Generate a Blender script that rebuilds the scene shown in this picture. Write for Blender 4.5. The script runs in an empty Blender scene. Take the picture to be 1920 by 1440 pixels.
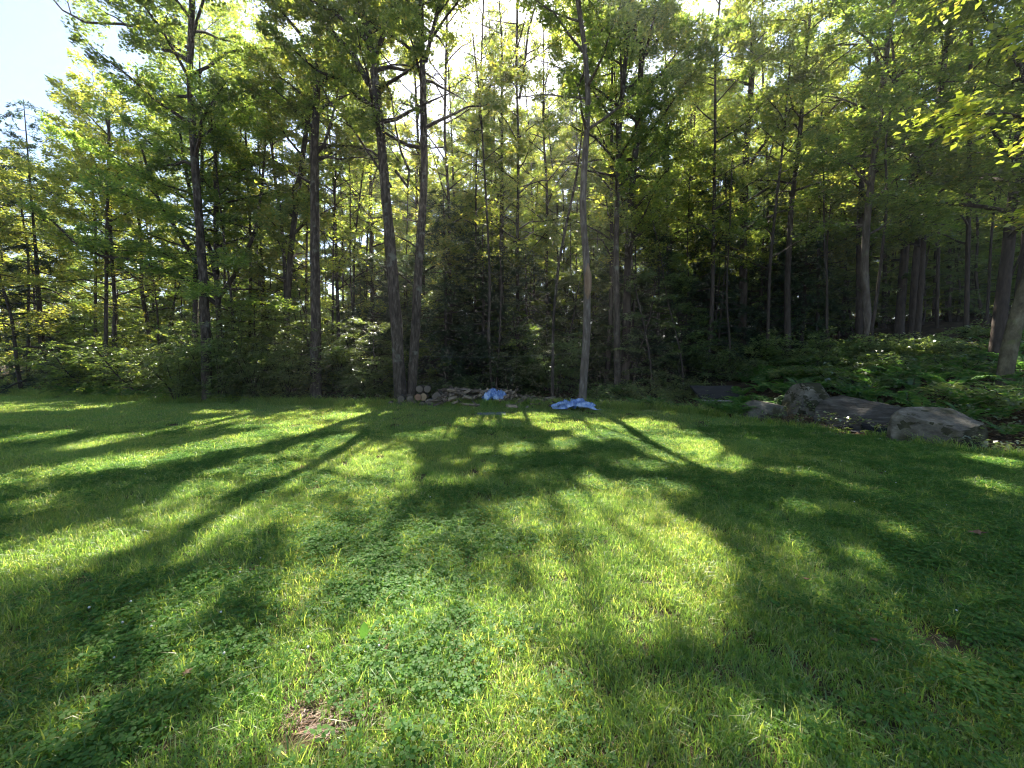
import bpy, bmesh, math, random
import numpy as np
from mathutils import Vector, noise as mnoise

# ------------------------------------------------------------------ camera, sky, sun, exposure
sc = bpy.context.scene
COL = sc.collection
FPX, CAMZ, PITCH = 723.0, 1.6, math.radians(3.5)
cam_d = bpy.data.cameras.new('camera')
cam_d.sensor_width = 36.0
cam_d.lens = 36.0 * FPX / 1920.0
cam_d.clip_start = 0.05
cam_d.clip_end = 2000.0
cam = bpy.data.objects.new('camera', cam_d)
COL.objects.link(cam)
cam.location = (0, 0, CAMZ)
cam.rotation_euler = (math.radians(90) - PITCH, 0, 0)
sc.camera = cam

SUN_EL, SUN_AZ = math.radians(48.0), math.radians(-1.0)      # azimuth clockwise from +Y
world = bpy.data.worlds.new('World')
sc.world = world
world.use_nodes = True
wn, wl = world.node_tree.nodes, world.node_tree.links
wn.clear()
sky = wn.new('ShaderNodeTexSky')
sky.sky_type = 'NISHITA'
sky.sun_disc = False
sky.sun_elevation = SUN_EL
sky.sun_rotation = SUN_AZ
sky.air_density = 1.0
sky.dust_density = 1.0
sky.ozone_density = 2.5
bg = wn.new('ShaderNodeBackground')
bg.inputs['Strength'].default_value = 0.06
wo = wn.new('ShaderNodeOutputWorld')
wl.new(sky.outputs[0], bg.inputs[0])
wl.new(bg.outputs[0], wo.inputs[0])

sun_d = bpy.data.lights.new('sun', 'SUN')
sun_d.energy = 5.0
sun_d.angle = math.radians(0.55)
sun_d.color = (1.0, 0.94, 0.84)
sun = bpy.data.objects.new('sun', sun_d)
COL.objects.link(sun)
sun.rotation_euler = (-(math.pi / 2 - SUN_EL), 0, -SUN_AZ)
SDIR = np.array([math.sin(SUN_AZ) * math.cos(SUN_EL), math.cos(SUN_AZ) * math.cos(SUN_EL), math.sin(SUN_EL)])  # towards the sun

sc.view_settings.view_transform = 'Standard'
sc.view_settings.look = 'None'
sc.view_settings.exposure = 2.4
sc.view_settings.gamma = 1.0
sc.view_settings.use_curve_mapping = False
sc.render.engine = 'CYCLES'
sc.cycles.max_bounces = 8
sc.cycles.diffuse_bounces = 4
sc.cycles.glossy_bounces = 2
sc.cycles.transmission_bounces = 6
sc.cycles.sample_clamp_indirect = 6.0
sc.cycles.use_denoising = True
sc.cycles.volume_bounces = 0
sc.cycles.filter_width = 1.15
sc.cycles.use_adaptive_sampling = True
sc.cycles.adaptive_threshold = 0.018

RNG = np.random.default_rng(7)
random.seed(7)

# ------------------------------------------------------------------ layout helpers
CP, SP = math.cos(PITCH), math.sin(PITCH)

def ray(u, v):
    a, b = (u - 960.0) / FPX, -(v - 720.0) / FPX
    return np.array([a, CP + b * SP, -SP + b * CP])

def at(u, v, Y):
    """the point seen at pixel (u, v) of the photograph, Y metres in front"""
    d = ray(u, v)
    k = Y / d[1]
    return np.array([d[0] * k, Y, CAMZ + d[2] * k])

def gp(u, v, z=0.0):
    d = ray(u, v)
    k = (z - CAMZ) / d[2]
    return np.array([d[0] * k, d[1] * k, z])

def to_px(P):
    x, y, z = P[:, 0], P[:, 1], P[:, 2] - CAMZ
    f = y * CP - z * SP
    w = y * SP + z * CP
    f = np.where(f < 0.05, 0.05, f)
    return 960 + FPX * x / f, 720 - FPX * w / f

def smooth(a, b, x):
    t = np.clip((x - a) / (b - a), 0, 1)
    return t * t * (3 - 2 * t)

EDGE = np.array([[-60, 26.0], [-40, 22.0], [-24, 18.2], [-19, 16.4], [-15, 15.1], [-9.5, 14.2], [-6, 13.75], [-4, 13.7], [0.5, 13.3], [3, 13.1],
                 [5, 12.0], [6.2, 10.6], [7.2, 8.9], [7.6, 7.2], [8.6, 5.6], [10.5, 4.2], [14, 3.2], [40, 1.0]])

def edge_y(x):
    x = np.asarray(x, float)
    return np.interp(x, EDGE[:, 0], EDGE[:, 1]) + 0.12 * np.sin(x * 1.7) + 0.08 * np.sin(x * 4.3 + 1)

def zt(x, y):
    """terrain height"""
    x = np.asarray(x, float); y = np.asarray(y, float)
    s = (x - 7.3) * 0.955 + (y - 10.6) * 0.28
    s2 = np.maximum(s, 0)
    ramp = np.where(s2 < 2.0, 0.065 * s2 * s2, 0.26 * s2 - 0.26)
    ramp = 5.5 * np.tanh(ramp / 5.5)
    n = 0.03 * np.sin(x * 0.9 + 0.3) * np.cos(y * 0.8) + 0.02 * np.sin(x * 2.1 + y * 1.7)
    inwood = smooth(0.0, 3.0, y - edge_y(x))
    n2 = inwood * (0.10 * np.sin(x * 0.8 + y * 0.5) + 0.08 * np.sin(x * 1.9 - y * 1.3) + 0.1)
    return ramp + n * 0.6 + n2

# where the sun reaches the lawn: (u, v, half width, half height, tilt) of the sunlit patches as photographed
LIT = [(150, 762, 170, 7, -3), (60, 822, 80, 7, -6), (210, 828, 85, 9, -10), (400, 796, 80, 8, -8), (560, 786, 120, 14, -7), (640, 775, 60, 8, -8),
       (40, 900, 70, 12, -10), (233, 873, 120, 12, -8), (430, 838, 120, 13, -11), (590, 806, 70, 9, -14), (100, 1040, 160, 38, -12), (290, 975, 120, 26, -18),
       (430, 905, 110, 22, -18), (560, 862, 70, 18, -18), (330, 1050, 70, 24, -18), (450, 985, 90, 36, -22), (560, 920, 55, 40, -25), (600, 1000, 60, 70, 0),
       (680, 900, 60, 60, 0), (740, 880, 32, 45, 0), (660, 830, 40, 12, 0), (720, 1010, 90, 60, 0),
       (900, 793, 40, 9, 0), (806, 818, 60, 11, -5), (1050, 800, 60, 9, 5), (1115, 812, 34, 24, 0), (1000, 782, 60, 6, 0), (968, 850, 26, 15, 0), (1060, 838, 24, 10, 0), (900, 850, 20, 8, 0),
       (1270, 838, 110, 32, 18), (1180, 792, 24, 6, 0), (1330, 870, 60, 14, 10),
       (760, 950, 50, 40, 0), (1000, 1010, 150, 55, 0), (1120, 960, 120, 30, 0), (1200, 930, 90, 20, 0), (950, 1090, 150, 70, 0), (1180, 1060, 170, 70, 0), (1290, 1110, 95, 60, 20),
       (1330, 1150, 45, 50, 0), (880, 905, 30, 9, 0), (1010, 900, 35, 8, 0), (1100, 905, 30, 9, 0),
       (640, 1130, 120, 55, 0), (800, 1180, 150, 70, 0), (900, 1290, 170, 80, 0), (560, 1240, 90, 45, -10), (660, 1320, 120, 60, 0), (820, 1400, 160, 60, 0),
       (1030, 1290, 60, 40, 0), (480, 1380, 80, 50, 0), (400, 1120, 60, 25, -15), (250, 1160, 60, 22, -15), (330, 1260, 60, 30, 0), (120, 1250, 60, 24, 0), (80, 1390, 70, 30, 0),
       (1500, 1400, 90, 55, 10), (1620, 1060, 45, 22, 20), (1870, 930, 60, 12, 10), (1880, 872, 60, 8, 8), (1150, 1400, 50, 25, 0),
       (1130, 1232, 46, 20, 0), (1225, 1330, 50, 24, 0), (1085, 1335, 36, 22, 0), (1300, 1405, 45, 24, 0), (1185, 1185, 60, 18, 0), (1400, 1240, 26, 18, 0), (1360, 1330, 34, 20, 0),
       (60, 1160, 60, 16, -12), (180, 1330, 55, 20, 0), (260, 1420, 55, 22, 0), (420, 1240, 46, 22, 0), (300, 1190, 55, 16, -15), (1500, 960, 40, 8, 5), (1700, 1010, 40, 9, 10), (1560, 1130, 34, 12, 15),
       (1760, 1250, 36, 14, 10), (1650, 1380, 46, 18, 0), (1850, 1130, 32, 11, 10), (850, 868, 26, 8, 0), (935, 884, 30, 8, 0), (820, 905, 26, 8, 0), (1080, 1100, 190, 90, 0), (1480, 890, 40, 6, 5), (1200, 880, 40, 8, 5)]
LIT = np.array(LIT, float)
LIT[LIT[:, 0] < 1400, 2:4] *= 1.15
# gaps that let the sun down to the undergrowth: ground x, y and radii in metres
SHAFT = [(-14.5, 15.4, 2.4, 0.6), (-19, 17.3, 2.2, 0.7), (-9.2, 15.6, 1.3, 0.6), (-4.2, 16.2, 1.2, 0.6), (-11.5, 18.2, 2.2, 0.9), (-16.5, 20, 2.5, 1.0), (-7, 18.5, 1.4, 0.8), (5.3, 0.7, 1.5, 0.8), (6.6, 0.6, 1.0, 0.8), (2.0, 15.5, 0.8, 0.4), (8.2, 14.2, 0.7, 0.4)]

def lit(P):
    """1 where the ground point hit by the sun ray through P lies in a sunlit patch of the lawn"""
    k = P[:, 2] / SDIR[2]
    G = P - SDIR[None, :] * k[:, None]
    G[:, 2] = 0
    u, v = to_px(G)
    wob = 0.25 * np.sin(G[:, 0] * 5.1 + 1.3 * np.sin(G[:, 1] * 4)) + 0.22 * np.sin(G[:, 1] * 6.3 + 1.7 * np.sin(G[:, 0] * 3.3))
    best = np.full(len(P), 9.0)
    for (cu, cv, ru, rv, a) in LIT:
        c, s = math.cos(math.radians(a)), math.sin(math.radians(a))
        du, dv = u - cu, v - cv
        best = np.minimum(best, ((du * c + dv * s) / ru) ** 2 + ((-du * s + dv * c) / rv) ** 2)
    L = smooth(1.35, 0.85, best + wob * 0.5)
    L[(G[:, 1] < 1.0) | (G[:, 1] > 15)] = 0
    # broken light on the undergrowth behind the lawn edge, most of it at left
    x, y = G[:, 0], G[:, 1]
    e = y - edge_y(x)
    sp = np.sin(x * 1.9 + 1.2 * np.sin(y * 1.6)) + np.cos(y * 2.3 + 0.9 * np.sin(x * 1.1 + 2)) + 0.6 * np.sin(x * 4.1 - y * 3.3)
    thr = np.where(x < -3.4, -0.35, np.where(x < 4.5, 0.2, 0.75))
    L = np.maximum(L, 0.95 * smooth(thr, thr + 0.3, sp) * np.where(x < -3.2, smooth(-3.4, -2.7, e), smooth(-0.3, 0.2, e)) * smooth(9.5, 8.0, e) * (P[:, 2] > np.where(x < -3.2, 4.4, 3.2)))
    for (cx, cy, rx, ry) in SHAFT:
        L = np.maximum(L, 0.9 * smooth(1.4, 0.8, ((G[:, 0] - cx) / rx) ** 2 + ((G[:, 1] - cy) / ry) ** 2 + wob))
    return L

# ------------------------------------------------------------------ mesh helpers
def mesh_of(name, V, F, mat, smooth_shade=False):
    V = np.asarray(V, np.float32); F = np.asarray(F, np.int32)
    me = bpy.data.meshes.new(name)
    n, k = F.shape
    me.vertices.add(len(V)); me.vertices.foreach_set('co', V.ravel())
    me.loops.add(n * k); me.loops.foreach_set('vertex_index', F.ravel())
    me.polygons.add(n)
    me.polygons.foreach_set('loop_start', np.arange(0, n * k, k, dtype=np.int32))
    me.polygons.foreach_set('loop_total', np.full(n, k, np.int32))
    if smooth_shade:
        me.polygons.foreach_set('use_smooth', np.ones(n, bool))
    me.update(calc_edges=True)
    if mat: me.materials.append(mat)
    return me

def link(name, me, parent=None, loc=(0, 0, 0), rot=(0, 0, 0), scale=(1, 1, 1)):
    o = bpy.data.objects.new(name, me)
    COL.objects.link(o)
    o.location = loc; o.rotation_euler = rot; o.scale = scale
    if parent is not None: o.parent = parent
    return o

def tag(o, label=None, cat=None, group=None, kind=None):
    if label: o['label'] = label
    if cat: o['category'] = cat
    if group: o['group'] = group
    if kind: o['kind'] = kind
    return o

def thing(name, loc, label, cat, group=None):
    return tag(link(name, None, loc=loc), label, cat, group)

def tube(P, R, k=6, rng=None, rough=0.0):
    P = np.asarray(P, float); R = np.asarray(R, float); n = len(P)
    T = np.gradient(P, axis=0)
    T /= np.linalg.norm(T, axis=1, keepdims=True) + 1e-9
    ref = np.where(np.abs(T[:, 2:3]) > 0.8, np.array([[1.0, 0, 0]]), np.array([[0, 0, 1.0]]))
    if abs(T[:, 2]).mean() > 0.6: ref = np.repeat([[1.0, 0.02, 0]], n, 0)
    else: ref = np.repeat([[0.03, 0.02, 1.0]], n, 0)
    A = np.cross(T, ref); A /= np.linalg.norm(A, axis=1, keepdims=True) + 1e-9
    B = np.cross(T, A)
    ang = np.arange(k) * 2 * math.pi / k
    rr = np.repeat(R[:, None], k, 1)
    if rng is not None and rough > 0:
        rr = rr * (1 + rough * rng.standard_normal((n, k)))
    V = P[:, None, :] + rr[:, :, None] * (np.cos(ang)[None, :, None] * A[:, None, :] + np.sin(ang)[None, :, None] * B[:, None, :])
    i = np.arange(n - 1)[:, None] * k; j = np.arange(k)[None, :]; j2 = (j + 1) % k
    F = np.stack([i + j, i + j2, i + k + j2, i + k + j], -1).reshape(-1, 4)
    return V.reshape(-1, 3), F

def join(parts):
    Vs, Fs, o = [], [], 0
    for V, F in parts:
        Vs.append(V); Fs.append(F + o); o += len(V)
    return np.concatenate(Vs), np.concatenate(Fs)

def norm(a): return a / (np.linalg.norm(a, axis=1, keepdims=True) + 1e-9)

def leaf_quads(C, D, N, S, asp=0.55, fold=0.12):
    """one folded kite-shaped leaf for each row"""
    D = norm(D); L = norm(np.cross(N, D)); N = np.cross(D, L)
    S = S[:, None]
    base = C - D * S * 0.5
    tip = C + D * S * 0.5 - N * S * 0.08
    mid = C - D * S * 0.02
    a = mid + L * S * asp * 0.5 + N * S * fold
    b = mid - L * S * asp * 0.5 + N * S * fold
    V = np.stack([base, a, tip, b], 1).reshape(-1, 3)
    F = np.arange(len(C) * 4).reshape(-1, 4)
    return V, F

def leaf_tris(C, D, N, S, asp=0.6):
    """small leaf of one triangle, broad end first"""
    D = norm(D); L = norm(np.cross(N, D))
    S = S[:, None]
    base = C - D * S * 0.42
    V = np.stack([base + L * S * asp * 0.55, base - L * S * asp * 0.45 + D * S * 0.16, C + D * S * 0.58], 1).reshape(-1, 3)
    return V, np.arange(len(C) * 3).reshape(-1, 3)

def spray_leaves(rng, O, D, L, per, size, asp=0.68, tilt=0.45, width=0.5, droop=0.18, carve=True, tri=True, jit=0.075):
    """leaves set along flat sprays: O origin, D direction, L length of each spray"""
    if carve and len(O):
        keep = rng.random(len(O)) > lit(O + D * L[:, None] * 0.5) * 0.85 * float(carve)
        O, D, L = O[keep], D[keep], L[keep]
    n = len(O)
    if n == 0: return np.zeros((0, 3)), np.zeros((0, 3), int)
    idx = np.repeat(np.arange(n), per)
    t = rng.random(len(idx)) ** 0.8
    up = np.array([0, 0, 1.0])
    d = norm(D)[idx]; l = L[idx]
    lat = norm(np.cross(d, up[None, :])) 
    side = rng.choice([-1, 1], len(idx))
    off = side * rng.random(len(idx)) * width * l * (1.05 - 0.7 * t)
    C = O[idx] + d * (l * t)[:, None] + lat * off[:, None]
    C[:, 2] += -droop * l * t * t - 0.25 * np.abs(off) + rng.normal(0, jit, len(idx)) * (0.4 + l)
    if carve:
        k = rng.random(len(C)) > lit(C) * 0.97 * float(carve)
        C, d, lat, side, idx = C[k], d[k], lat[k], side[k], idx[k]
    u_, v_ = to_px(C)
    high = (v_ < -60) & (C[:, 1] > 5)            # far above the picture: fewer, larger leaves
    k = ~high | (rng.random(len(C)) < 0.5)
    C, d, lat, side, idx, high = C[k], d[k], lat[k], side[k], idx[k], high[k]
    m = len(C)
    ld = d * 0.55 + lat * (side * 0.8)[:, None] + rng.normal(0, 0.25, (m, 3))
    N = up[None, :] + rng.normal(0, tilt, (m, 3))
    S = size * rng.uniform(0.45, 1.5, m) * np.where(high, 2.1, 1.0)
    return leaf_tris(C, ld, N, S, asp * 1.1) if tri else leaf_quads(C, ld, N, S, asp)

# ------------------------------------------------------------------ materials
def new_mat(name):
    m = bpy.data.materials.new(name); m.use_nodes = True
    m.node_tree.nodes.clear()
    return m, m.node_tree.nodes, m.node_tree.links

def ramp(nd, stops):
    r = nd.new('ShaderNodeValToRGB')
    e = r.color_ramp.elements
    while len(e) > 1: e.remove(e[0])
    e[0].position = stops[0][0]; e[0].color = (*stops[0][1], 1)
    for p, c in stops[1:]:
        x = e.new(p); x.color = (*c, 1)
    return r

def leaf_mat(name, stops, trans, tfac=0.5, gloss=0.06, rough=0.4, patch=None, patch_scale=0.35, vary=False):
    """thin leaf: reflects, lets light through and has a faint sheen; colour differs from leaf to leaf"""
    m, nd, lk = new_mat(name)
    geo = nd.new('ShaderNodeNewGeometry')
    r = ramp(nd, stops); lk.new(geo.outputs['Random Per Island'], r.inputs[0])
    tr = ramp(nd, [(p, tuple(min(0.9, c * k) for c, k in zip(cc, trans))) for p, cc in stops]); lk.new(geo.outputs['Random Per Island'], tr.inputs[0])
    c1, c2 = r.outputs[0], tr.outputs[0]
    if patch:
        tc = nd.new('ShaderNodeTexCoord')
        nz = nd.new('ShaderNodeTexNoise'); nz.inputs['Scale'].default_value = patch_scale; nz.inputs['Detail'].default_value = 3
        lk.new(geo.outputs['Position'], nz.inputs['Vector'])
        rr = ramp(nd, [(0.35, (0, 0, 0)), (0.7, (1, 1, 1))]); lk.new(nz.outputs[0], rr.inputs[0])
        out = []
        for c in (c1, c2):
            mx = nd.new('ShaderNodeMix'); mx.data_type = 'RGBA'; mx.blend_type = 'MULTIPLY'
            lk.new(rr.outputs[0], mx.inputs[0]); lk.new(c, mx.inputs[6]); mx.inputs[7].default_value = (*patch, 1)
            out.append(mx.outputs[2])
        c1, c2 = out
    if vary:
        oi = nd.new('ShaderNodeObjectInfo')
        out = []
        for c in (c1, c2):
            h = nd.new('ShaderNodeHueSaturation')
            for sock, a, b in (('Hue', 0.485, 0.522), ('Value', 0.72, 1.25)):
                mr = nd.new('ShaderNodeMapRange'); mr.inputs['To Min'].default_value = a; mr.inputs['To Max'].default_value = b
                if sock == 'Hue': lk.new(oi.outputs['Random'], mr.inputs['Value'])
                else:
                    wn_ = nd.new('ShaderNodeTexWhiteNoise'); wn_.noise_dimensions = '1D'; lk.new(oi.outputs['Random'], wn_.inputs['W']); lk.new(wn_.outputs['Value'], mr.inputs['Value'])
                lk.new(mr.outputs[0], h.inputs[sock])
            lk.new(c, h.inputs['Color']); out.append(h.outputs[0])
        c1, c2 = out
    df = nd.new('ShaderNodeBsdfDiffuse'); tl = nd.new('ShaderNodeBsdfTranslucent'); gl = nd.new('ShaderNodeBsdfGlossy')
    lk.new(c1, df.inputs[0]); lk.new(c2, tl.inputs[0])
    gl.inputs['Roughness'].default_value = rough
    mx = nd.new('ShaderNodeMixShader'); mx.inputs[0].default_value = tfac
    lk.new(df.outputs[0], mx.inputs[1]); lk.new(tl.outputs[0], mx.inputs[2])
    m2 = nd.new('ShaderNodeMixShader'); m2.inputs[0].default_value = gloss
    lk.new(mx.outputs[0], m2.inputs[1]); lk.new(gl.outputs[0], m2.inputs[2])
    o = nd.new('ShaderNodeOutputMaterial'); lk.new(m2.outputs[0], o.inputs[0])
    return m

def solid_mat(name, stops, scale=4.0, stretch=(1, 1, 1), rough=0.9, bump=0.3, bump_scale=20.0, detail=6, dist=0.02, spec=0.2, second=None):
    m, nd, lk = new_mat(name)
    tc = nd.new('ShaderNodeTexCoord'); mp = nd.new('ShaderNodeMapping'); mp.inputs['Scale'].default_value = stretch
    lk.new(tc.outputs['Object'], mp.inputs[0])
    nz = nd.new('ShaderNodeTexNoise'); nz.inputs['Scale'].default_value = scale; nz.inputs['Detail'].default_value = detail; nz.inputs['Roughness'].default_value = 0.65
    lk.new(mp.outputs[0], nz.inputs[0])
    r = ramp(nd, stops); lk.new(nz.outputs[0], r.inputs[0])
    col = r.outputs[0]
    if second:
        thr, c2, s2 = second
        n2 = nd.new('ShaderNodeTexNoise'); n2.inputs['Scale'].default_value = s2; n2.inputs['Detail'].default_value = 5
        lk.new(tc.outputs['Object'], n2.inputs[0])
        r2 = ramp(nd, [(thr, (0, 0, 0)), (thr + 0.12, (1, 1, 1))]); lk.new(n2.outputs[0], r2.inputs[0])
        mx = nd.new('ShaderNodeMix'); mx.data_type = 'RGBA'
        lk.new(r2.outputs[0], mx.inputs[0]); lk.new(col, mx.inputs[6]); mx.inputs[7].default_value = (*c2, 1)
        col = mx.outputs[2]
    bz = nd.new('ShaderNodeTexNoise'); bz.inputs['Scale'].default_value = bump_scale; bz.inputs['Detail'].default_value = 8; bz.inputs['Roughness'].default_value = 0.7
    lk.new(mp.outputs[0], bz.inputs[0])
    bp = nd.new('ShaderNodeBump'); bp.inputs['Strength'].default_value = bump; bp.inputs['Distance'].default_value = dist
    lk.new(bz.outputs[0], bp.inputs['Height'])
    p = nd.new('ShaderNodeBsdfPrincipled'); p.inputs['Roughness'].default_value = rough
    p.inputs['Specular IOR Level'].default_value = spec
    lk.new(col, p.inputs['Base Color']); lk.new(bp.outputs[0], p.inputs['Normal'])
    o = nd.new('ShaderNodeOutputMaterial'); lk.new(p.outputs[0], o.inputs[0])
    return m

M = {}
M['leaf'] = leaf_mat('hardwood leaf', [(0, (0.05, 0.077, 0.026)), (0.6, (0.085, 0.122, 0.036)), (0.93, (0.125, 0.155, 0.045)), (1, (0.19, 0.17, 0.05))], (4.5, 4.0, 1.7), 0.58, 0.07, 0.42, vary=True)
M['leaf_light'] = leaf_mat('light maple leaf', [(0, (0.07, 0.10, 0.03)), (0.6, (0.115, 0.15, 0.04)), (1, (0.20, 0.19, 0.05))], (4.0, 3.7, 1.6), 0.58, 0.06, 0.42, vary=True)
M['leaf_under'] = leaf_mat('understorey leaf', [(0, (0.05, 0.08, 0.03)), (0.7, (0.085, 0.125, 0.044)), (1, (0.13, 0.165, 0.055))], (4.2, 3.8, 1.7), 0.5, 0.12, 0.38, vary=True)
M['leaf_near'] = leaf_mat('yellow green leaf', [(0, (0.12, 0.16, 0.02)), (0.7, (0.19, 0.21, 0.03)), (1, (0.26, 0.22, 0.04))], (3.0, 3.0, 2.0), 0.55, 0.06, 0.4)
M['needle'] = leaf_mat('conifer needle', [(0, (0.028, 0.05, 0.022)), (0.7, (0.045, 0.075, 0.032)), (1, (0.08, 0.11, 0.045))], (2.6, 2.6, 1.8), 0.35, 0.06, 0.45, vary=True)
M['fern'] = leaf_mat('fern frond', [(0, (0.04, 0.10, 0.02)), (0.7, (0.07, 0.15, 0.03)), (1, (0.13, 0.18, 0.04))], (3.0, 3.0, 2.0), 0.45, 0.05, 0.5)
M['litter'] = leaf_mat('dead leaf litter', [(0, (0.07, 0.04, 0.02)), (0.6, (0.15, 0.09, 0.045)), (1, (0.27, 0.18, 0.10))], (1.2, 1.2, 1.2), 0.2, 0.03, 0.6)
M['grass'] = leaf_mat('lawn grass', [(0, (0.045, 0.115, 0.018)), (0.55, (0.085, 0.175, 0.026)), (0.92, (0.15, 0.215, 0.035)), (1, (0.34, 0.29, 0.13))], (4.5, 3.7, 3.4), 0.55, 0.05, 0.42, patch=(1.25, 1.0, 0.95), patch_scale=0.9)
M['clover'] = leaf_mat('clover leaf', [(0, (0.045, 0.11, 0.022)), (0.7, (0.07, 0.15, 0.03)), (1, (0.12, 0.18, 0.04))], (3.0, 3.0, 2.0), 0.45, 0.012, 0.55)
M['straw'] = leaf_mat('dry straw', [(0, (0.10, 0.05, 0.028)), (0.6, (0.22, 0.125, 0.07)), (1, (0.40, 0.27, 0.16))], (1.1, 1.1, 1.1), 0.25, 0.04, 0.5)
M['petal'] = leaf_mat('white clover petal', [(0, (0.55, 0.55, 0.48)), (1, (0.75, 0.73, 0.66))], (1, 1, 1), 0.3, 0.03, 0.5)
M['bark'] = solid_mat('grey brown bark', [(0.3, (0.022, 0.017, 0.013)), (0.5, (0.07, 0.054, 0.041)), (0.72, (0.19, 0.158, 0.125))], 9.0, (1.6, 1.6, 0.35), 0.95, 1.0, 20.0, 8, 0.09, 0.1, (0.58, (0.17, 0.17, 0.13), 3.0))
M['bark_pale'] = solid_mat('pale grey bark', [(0.25, (0.05, 0.038, 0.028)), (0.5, (0.13, 0.105, 0.083)), (0.75, (0.28, 0.24, 0.195))], 8.0, (1.6, 1.6, 0.3), 0.95, 0.9, 24.0, 7, 0.04, 0.1, (0.63, (0.18, 0.18, 0.11), 2.0))
M['bark_dark'] = solid_mat('dark bark', [(0.3, (0.03, 0.023, 0.018)), (0.7, (0.095, 0.074, 0.057))], 9.0, (1.6, 1.6, 0.35), 0.95, 0.8, 24.0, 6, 0.04, 0.1)
M['bark_moss'] = solid_mat('mossy pale bark', [(0.25, (0.04, 0.032, 0.018)), (0.5, (0.12, 0.10, 0.058)), (0.75, (0.24, 0.21, 0.13))], 6.0, (1.0, 1.0, 0.6), 0.95, 0.7, 22.0, 6, 0.03, 0.1, (0.55, (0.13, 0.15, 0.05), 2.2))
M['scar'] = solid_mat('bare wood scar', [(0.3, (0.13, 0.075, 0.042)), (0.7, (0.30, 0.20, 0.12))], 8, (1, 1, 0.3), 0.8, 0.4, 30)
M['floor'] = solid_mat('forest floor', [(0.3, (0.03, 0.022, 0.014)), (0.55, (0.08, 0.055, 0.032)), (0.75, (0.14, 0.10, 0.06))], 3.0, (1, 1, 1), 1.0, 0.8, 18.0, 8, 0.06, 0.05)
M['soil'] = solid_mat('lawn soil', [(0.3, (0.035, 0.035, 0.015)), (0.55, (0.075, 0.06, 0.03)), (0.75, (0.14, 0.10, 0.06))], 5.0, (1, 1, 1), 1.0, 0.7, 40.0, 8, 0.02, 0.05)
M['stone'] = solid_mat('grey boulder', [(0.32, (0.055, 0.047, 0.034)), (0.5, (0.165, 0.143, 0.104)), (0.7, (0.34, 0.30, 0.23))], 2.6, (1, 1, 1.4), 0.92, 1.0, 9.0, 10, 0.09, 0.2, (0.50, (0.07, 0.062, 0.028), 1.6))
M['stone_dark'] = solid_mat('dark streaked boulder', [(0.3, (0.04, 0.033, 0.024)), (0.55, (0.10, 0.085, 0.064)), (0.75, (0.23, 0.2, 0.155))], 3.0, (0.8, 1.0, 4.5), 0.92, 1.0, 7.0, 10, 0.09, 0.2)
M['moss_stone'] = solid_mat('mossy stone', [(0.3, (0.025, 0.024, 0.012)), (0.55, (0.06, 0.056, 0.028)), (0.75, (0.13, 0.12, 0.075))], 3.5, (1, 1, 1), 0.95, 1.0, 16.0, 8, 0.06, 0.1)
M['slab'] = solid_mat('dark weathered board', [(0.3, (0.02, 0.018, 0.016)), (0.7, (0.055, 0.048, 0.042))], 5.0, (0.4, 3, 3), 0.85, 0.5, 20)
M['plank'] = solid_mat('pale weathered plank', [(0.3, (0.26, 0.22, 0.18)), (0.7, (0.52, 0.47, 0.40))], 6.0, (0.3, 3, 3), 0.8, 0.4, 24)
M['split'] = solid_mat('split firewood', [(0.3, (0.03, 0.021, 0.014)), (0.5, (0.11, 0.08, 0.056)), (0.7, (0.30, 0.235, 0.17))], 6.0, (0.5, 3, 3), 0.9, 0.5, 30.0)
M['split_fresh'] = solid_mat('pale split firewood', [(0.3, (0.12, 0.08, 0.05)), (0.7, (0.40, 0.31, 0.21))], 6.0, (0.5, 3, 3), 0.9, 0.4, 30.0)
M['char'] = solid_mat('charred wood', [(0.35, (0.008, 0.008, 0.008)), (0.62, (0.03, 0.028, 0.027)), (0.75, (0.22, 0.21, 0.20))], 7.0, (1, 1, 1), 0.8, 0.8, 26)
M['ash'] = solid_mat('ash and charcoal', [(0.35, (0.010, 0.010, 0.010)), (0.6, (0.05, 0.045, 0.042)), (0.8, (0.25, 0.24, 0.22))], 9.0, (1, 1, 1), 0.95, 0.8, 30)
M['tarp'] = solid_mat('blue tarpaulin', [(0.3, (0.05, 0.10, 0.24)), (0.48, (0.12, 0.21, 0.42)), (0.62, (0.38, 0.46, 0.62))], 5.0, (1, 1, 1), 0.42, 0.25, 60.0, 4, 0.01, 0.5)
M['wire'] = solid_mat('grey line', [(0.3, (0.30, 0.30, 0.30)), (0.7, (0.45, 0.45, 0.45))], 9.0)
M['flat_stone'] = solid_mat('flat grey paving stone', [(0.3, (0.10, 0.11, 0.115)), (0.7, (0.20, 0.21, 0.215))], 5.0)

def ring_mat(name, dark, lightc):
    """cut end of a log: growth rings and cracks"""
    m, nd, lk = new_mat(name)
    tc = nd.new('ShaderNodeTexCoord')
    wv = nd.new('ShaderNodeTexWave'); wv.wave_type = 'RINGS'; wv.rings_direction = 'Y'
    wv.inputs['Scale'].default_value = 16; wv.inputs['Distortion'].default_value = 3; wv.inputs['Detail'].default_value = 3
    lk.new(tc.outputs['Object'], wv.inputs[0])
    r = ramp(nd, [(0.0, dark), (0.6, tuple((a + b) / 2 for a, b in zip(dark, lightc))), (1.0, lightc)]); lk.new(wv.outputs[0], r.inputs[0])
    p = nd.new('ShaderNodeBsdfPrincipled'); p.inputs['Roughness'].default_value = 0.9; lk.new(r.outputs[0], p.inputs['Base Color'])
    o = nd.new('ShaderNodeOutputMaterial'); lk.new(p.outputs[0], o.inputs[0])
    return m
M['end_grey'] = ring_mat('weathered log end', (0.07, 0.052, 0.037), (0.17, 0.13, 0.092))
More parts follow.
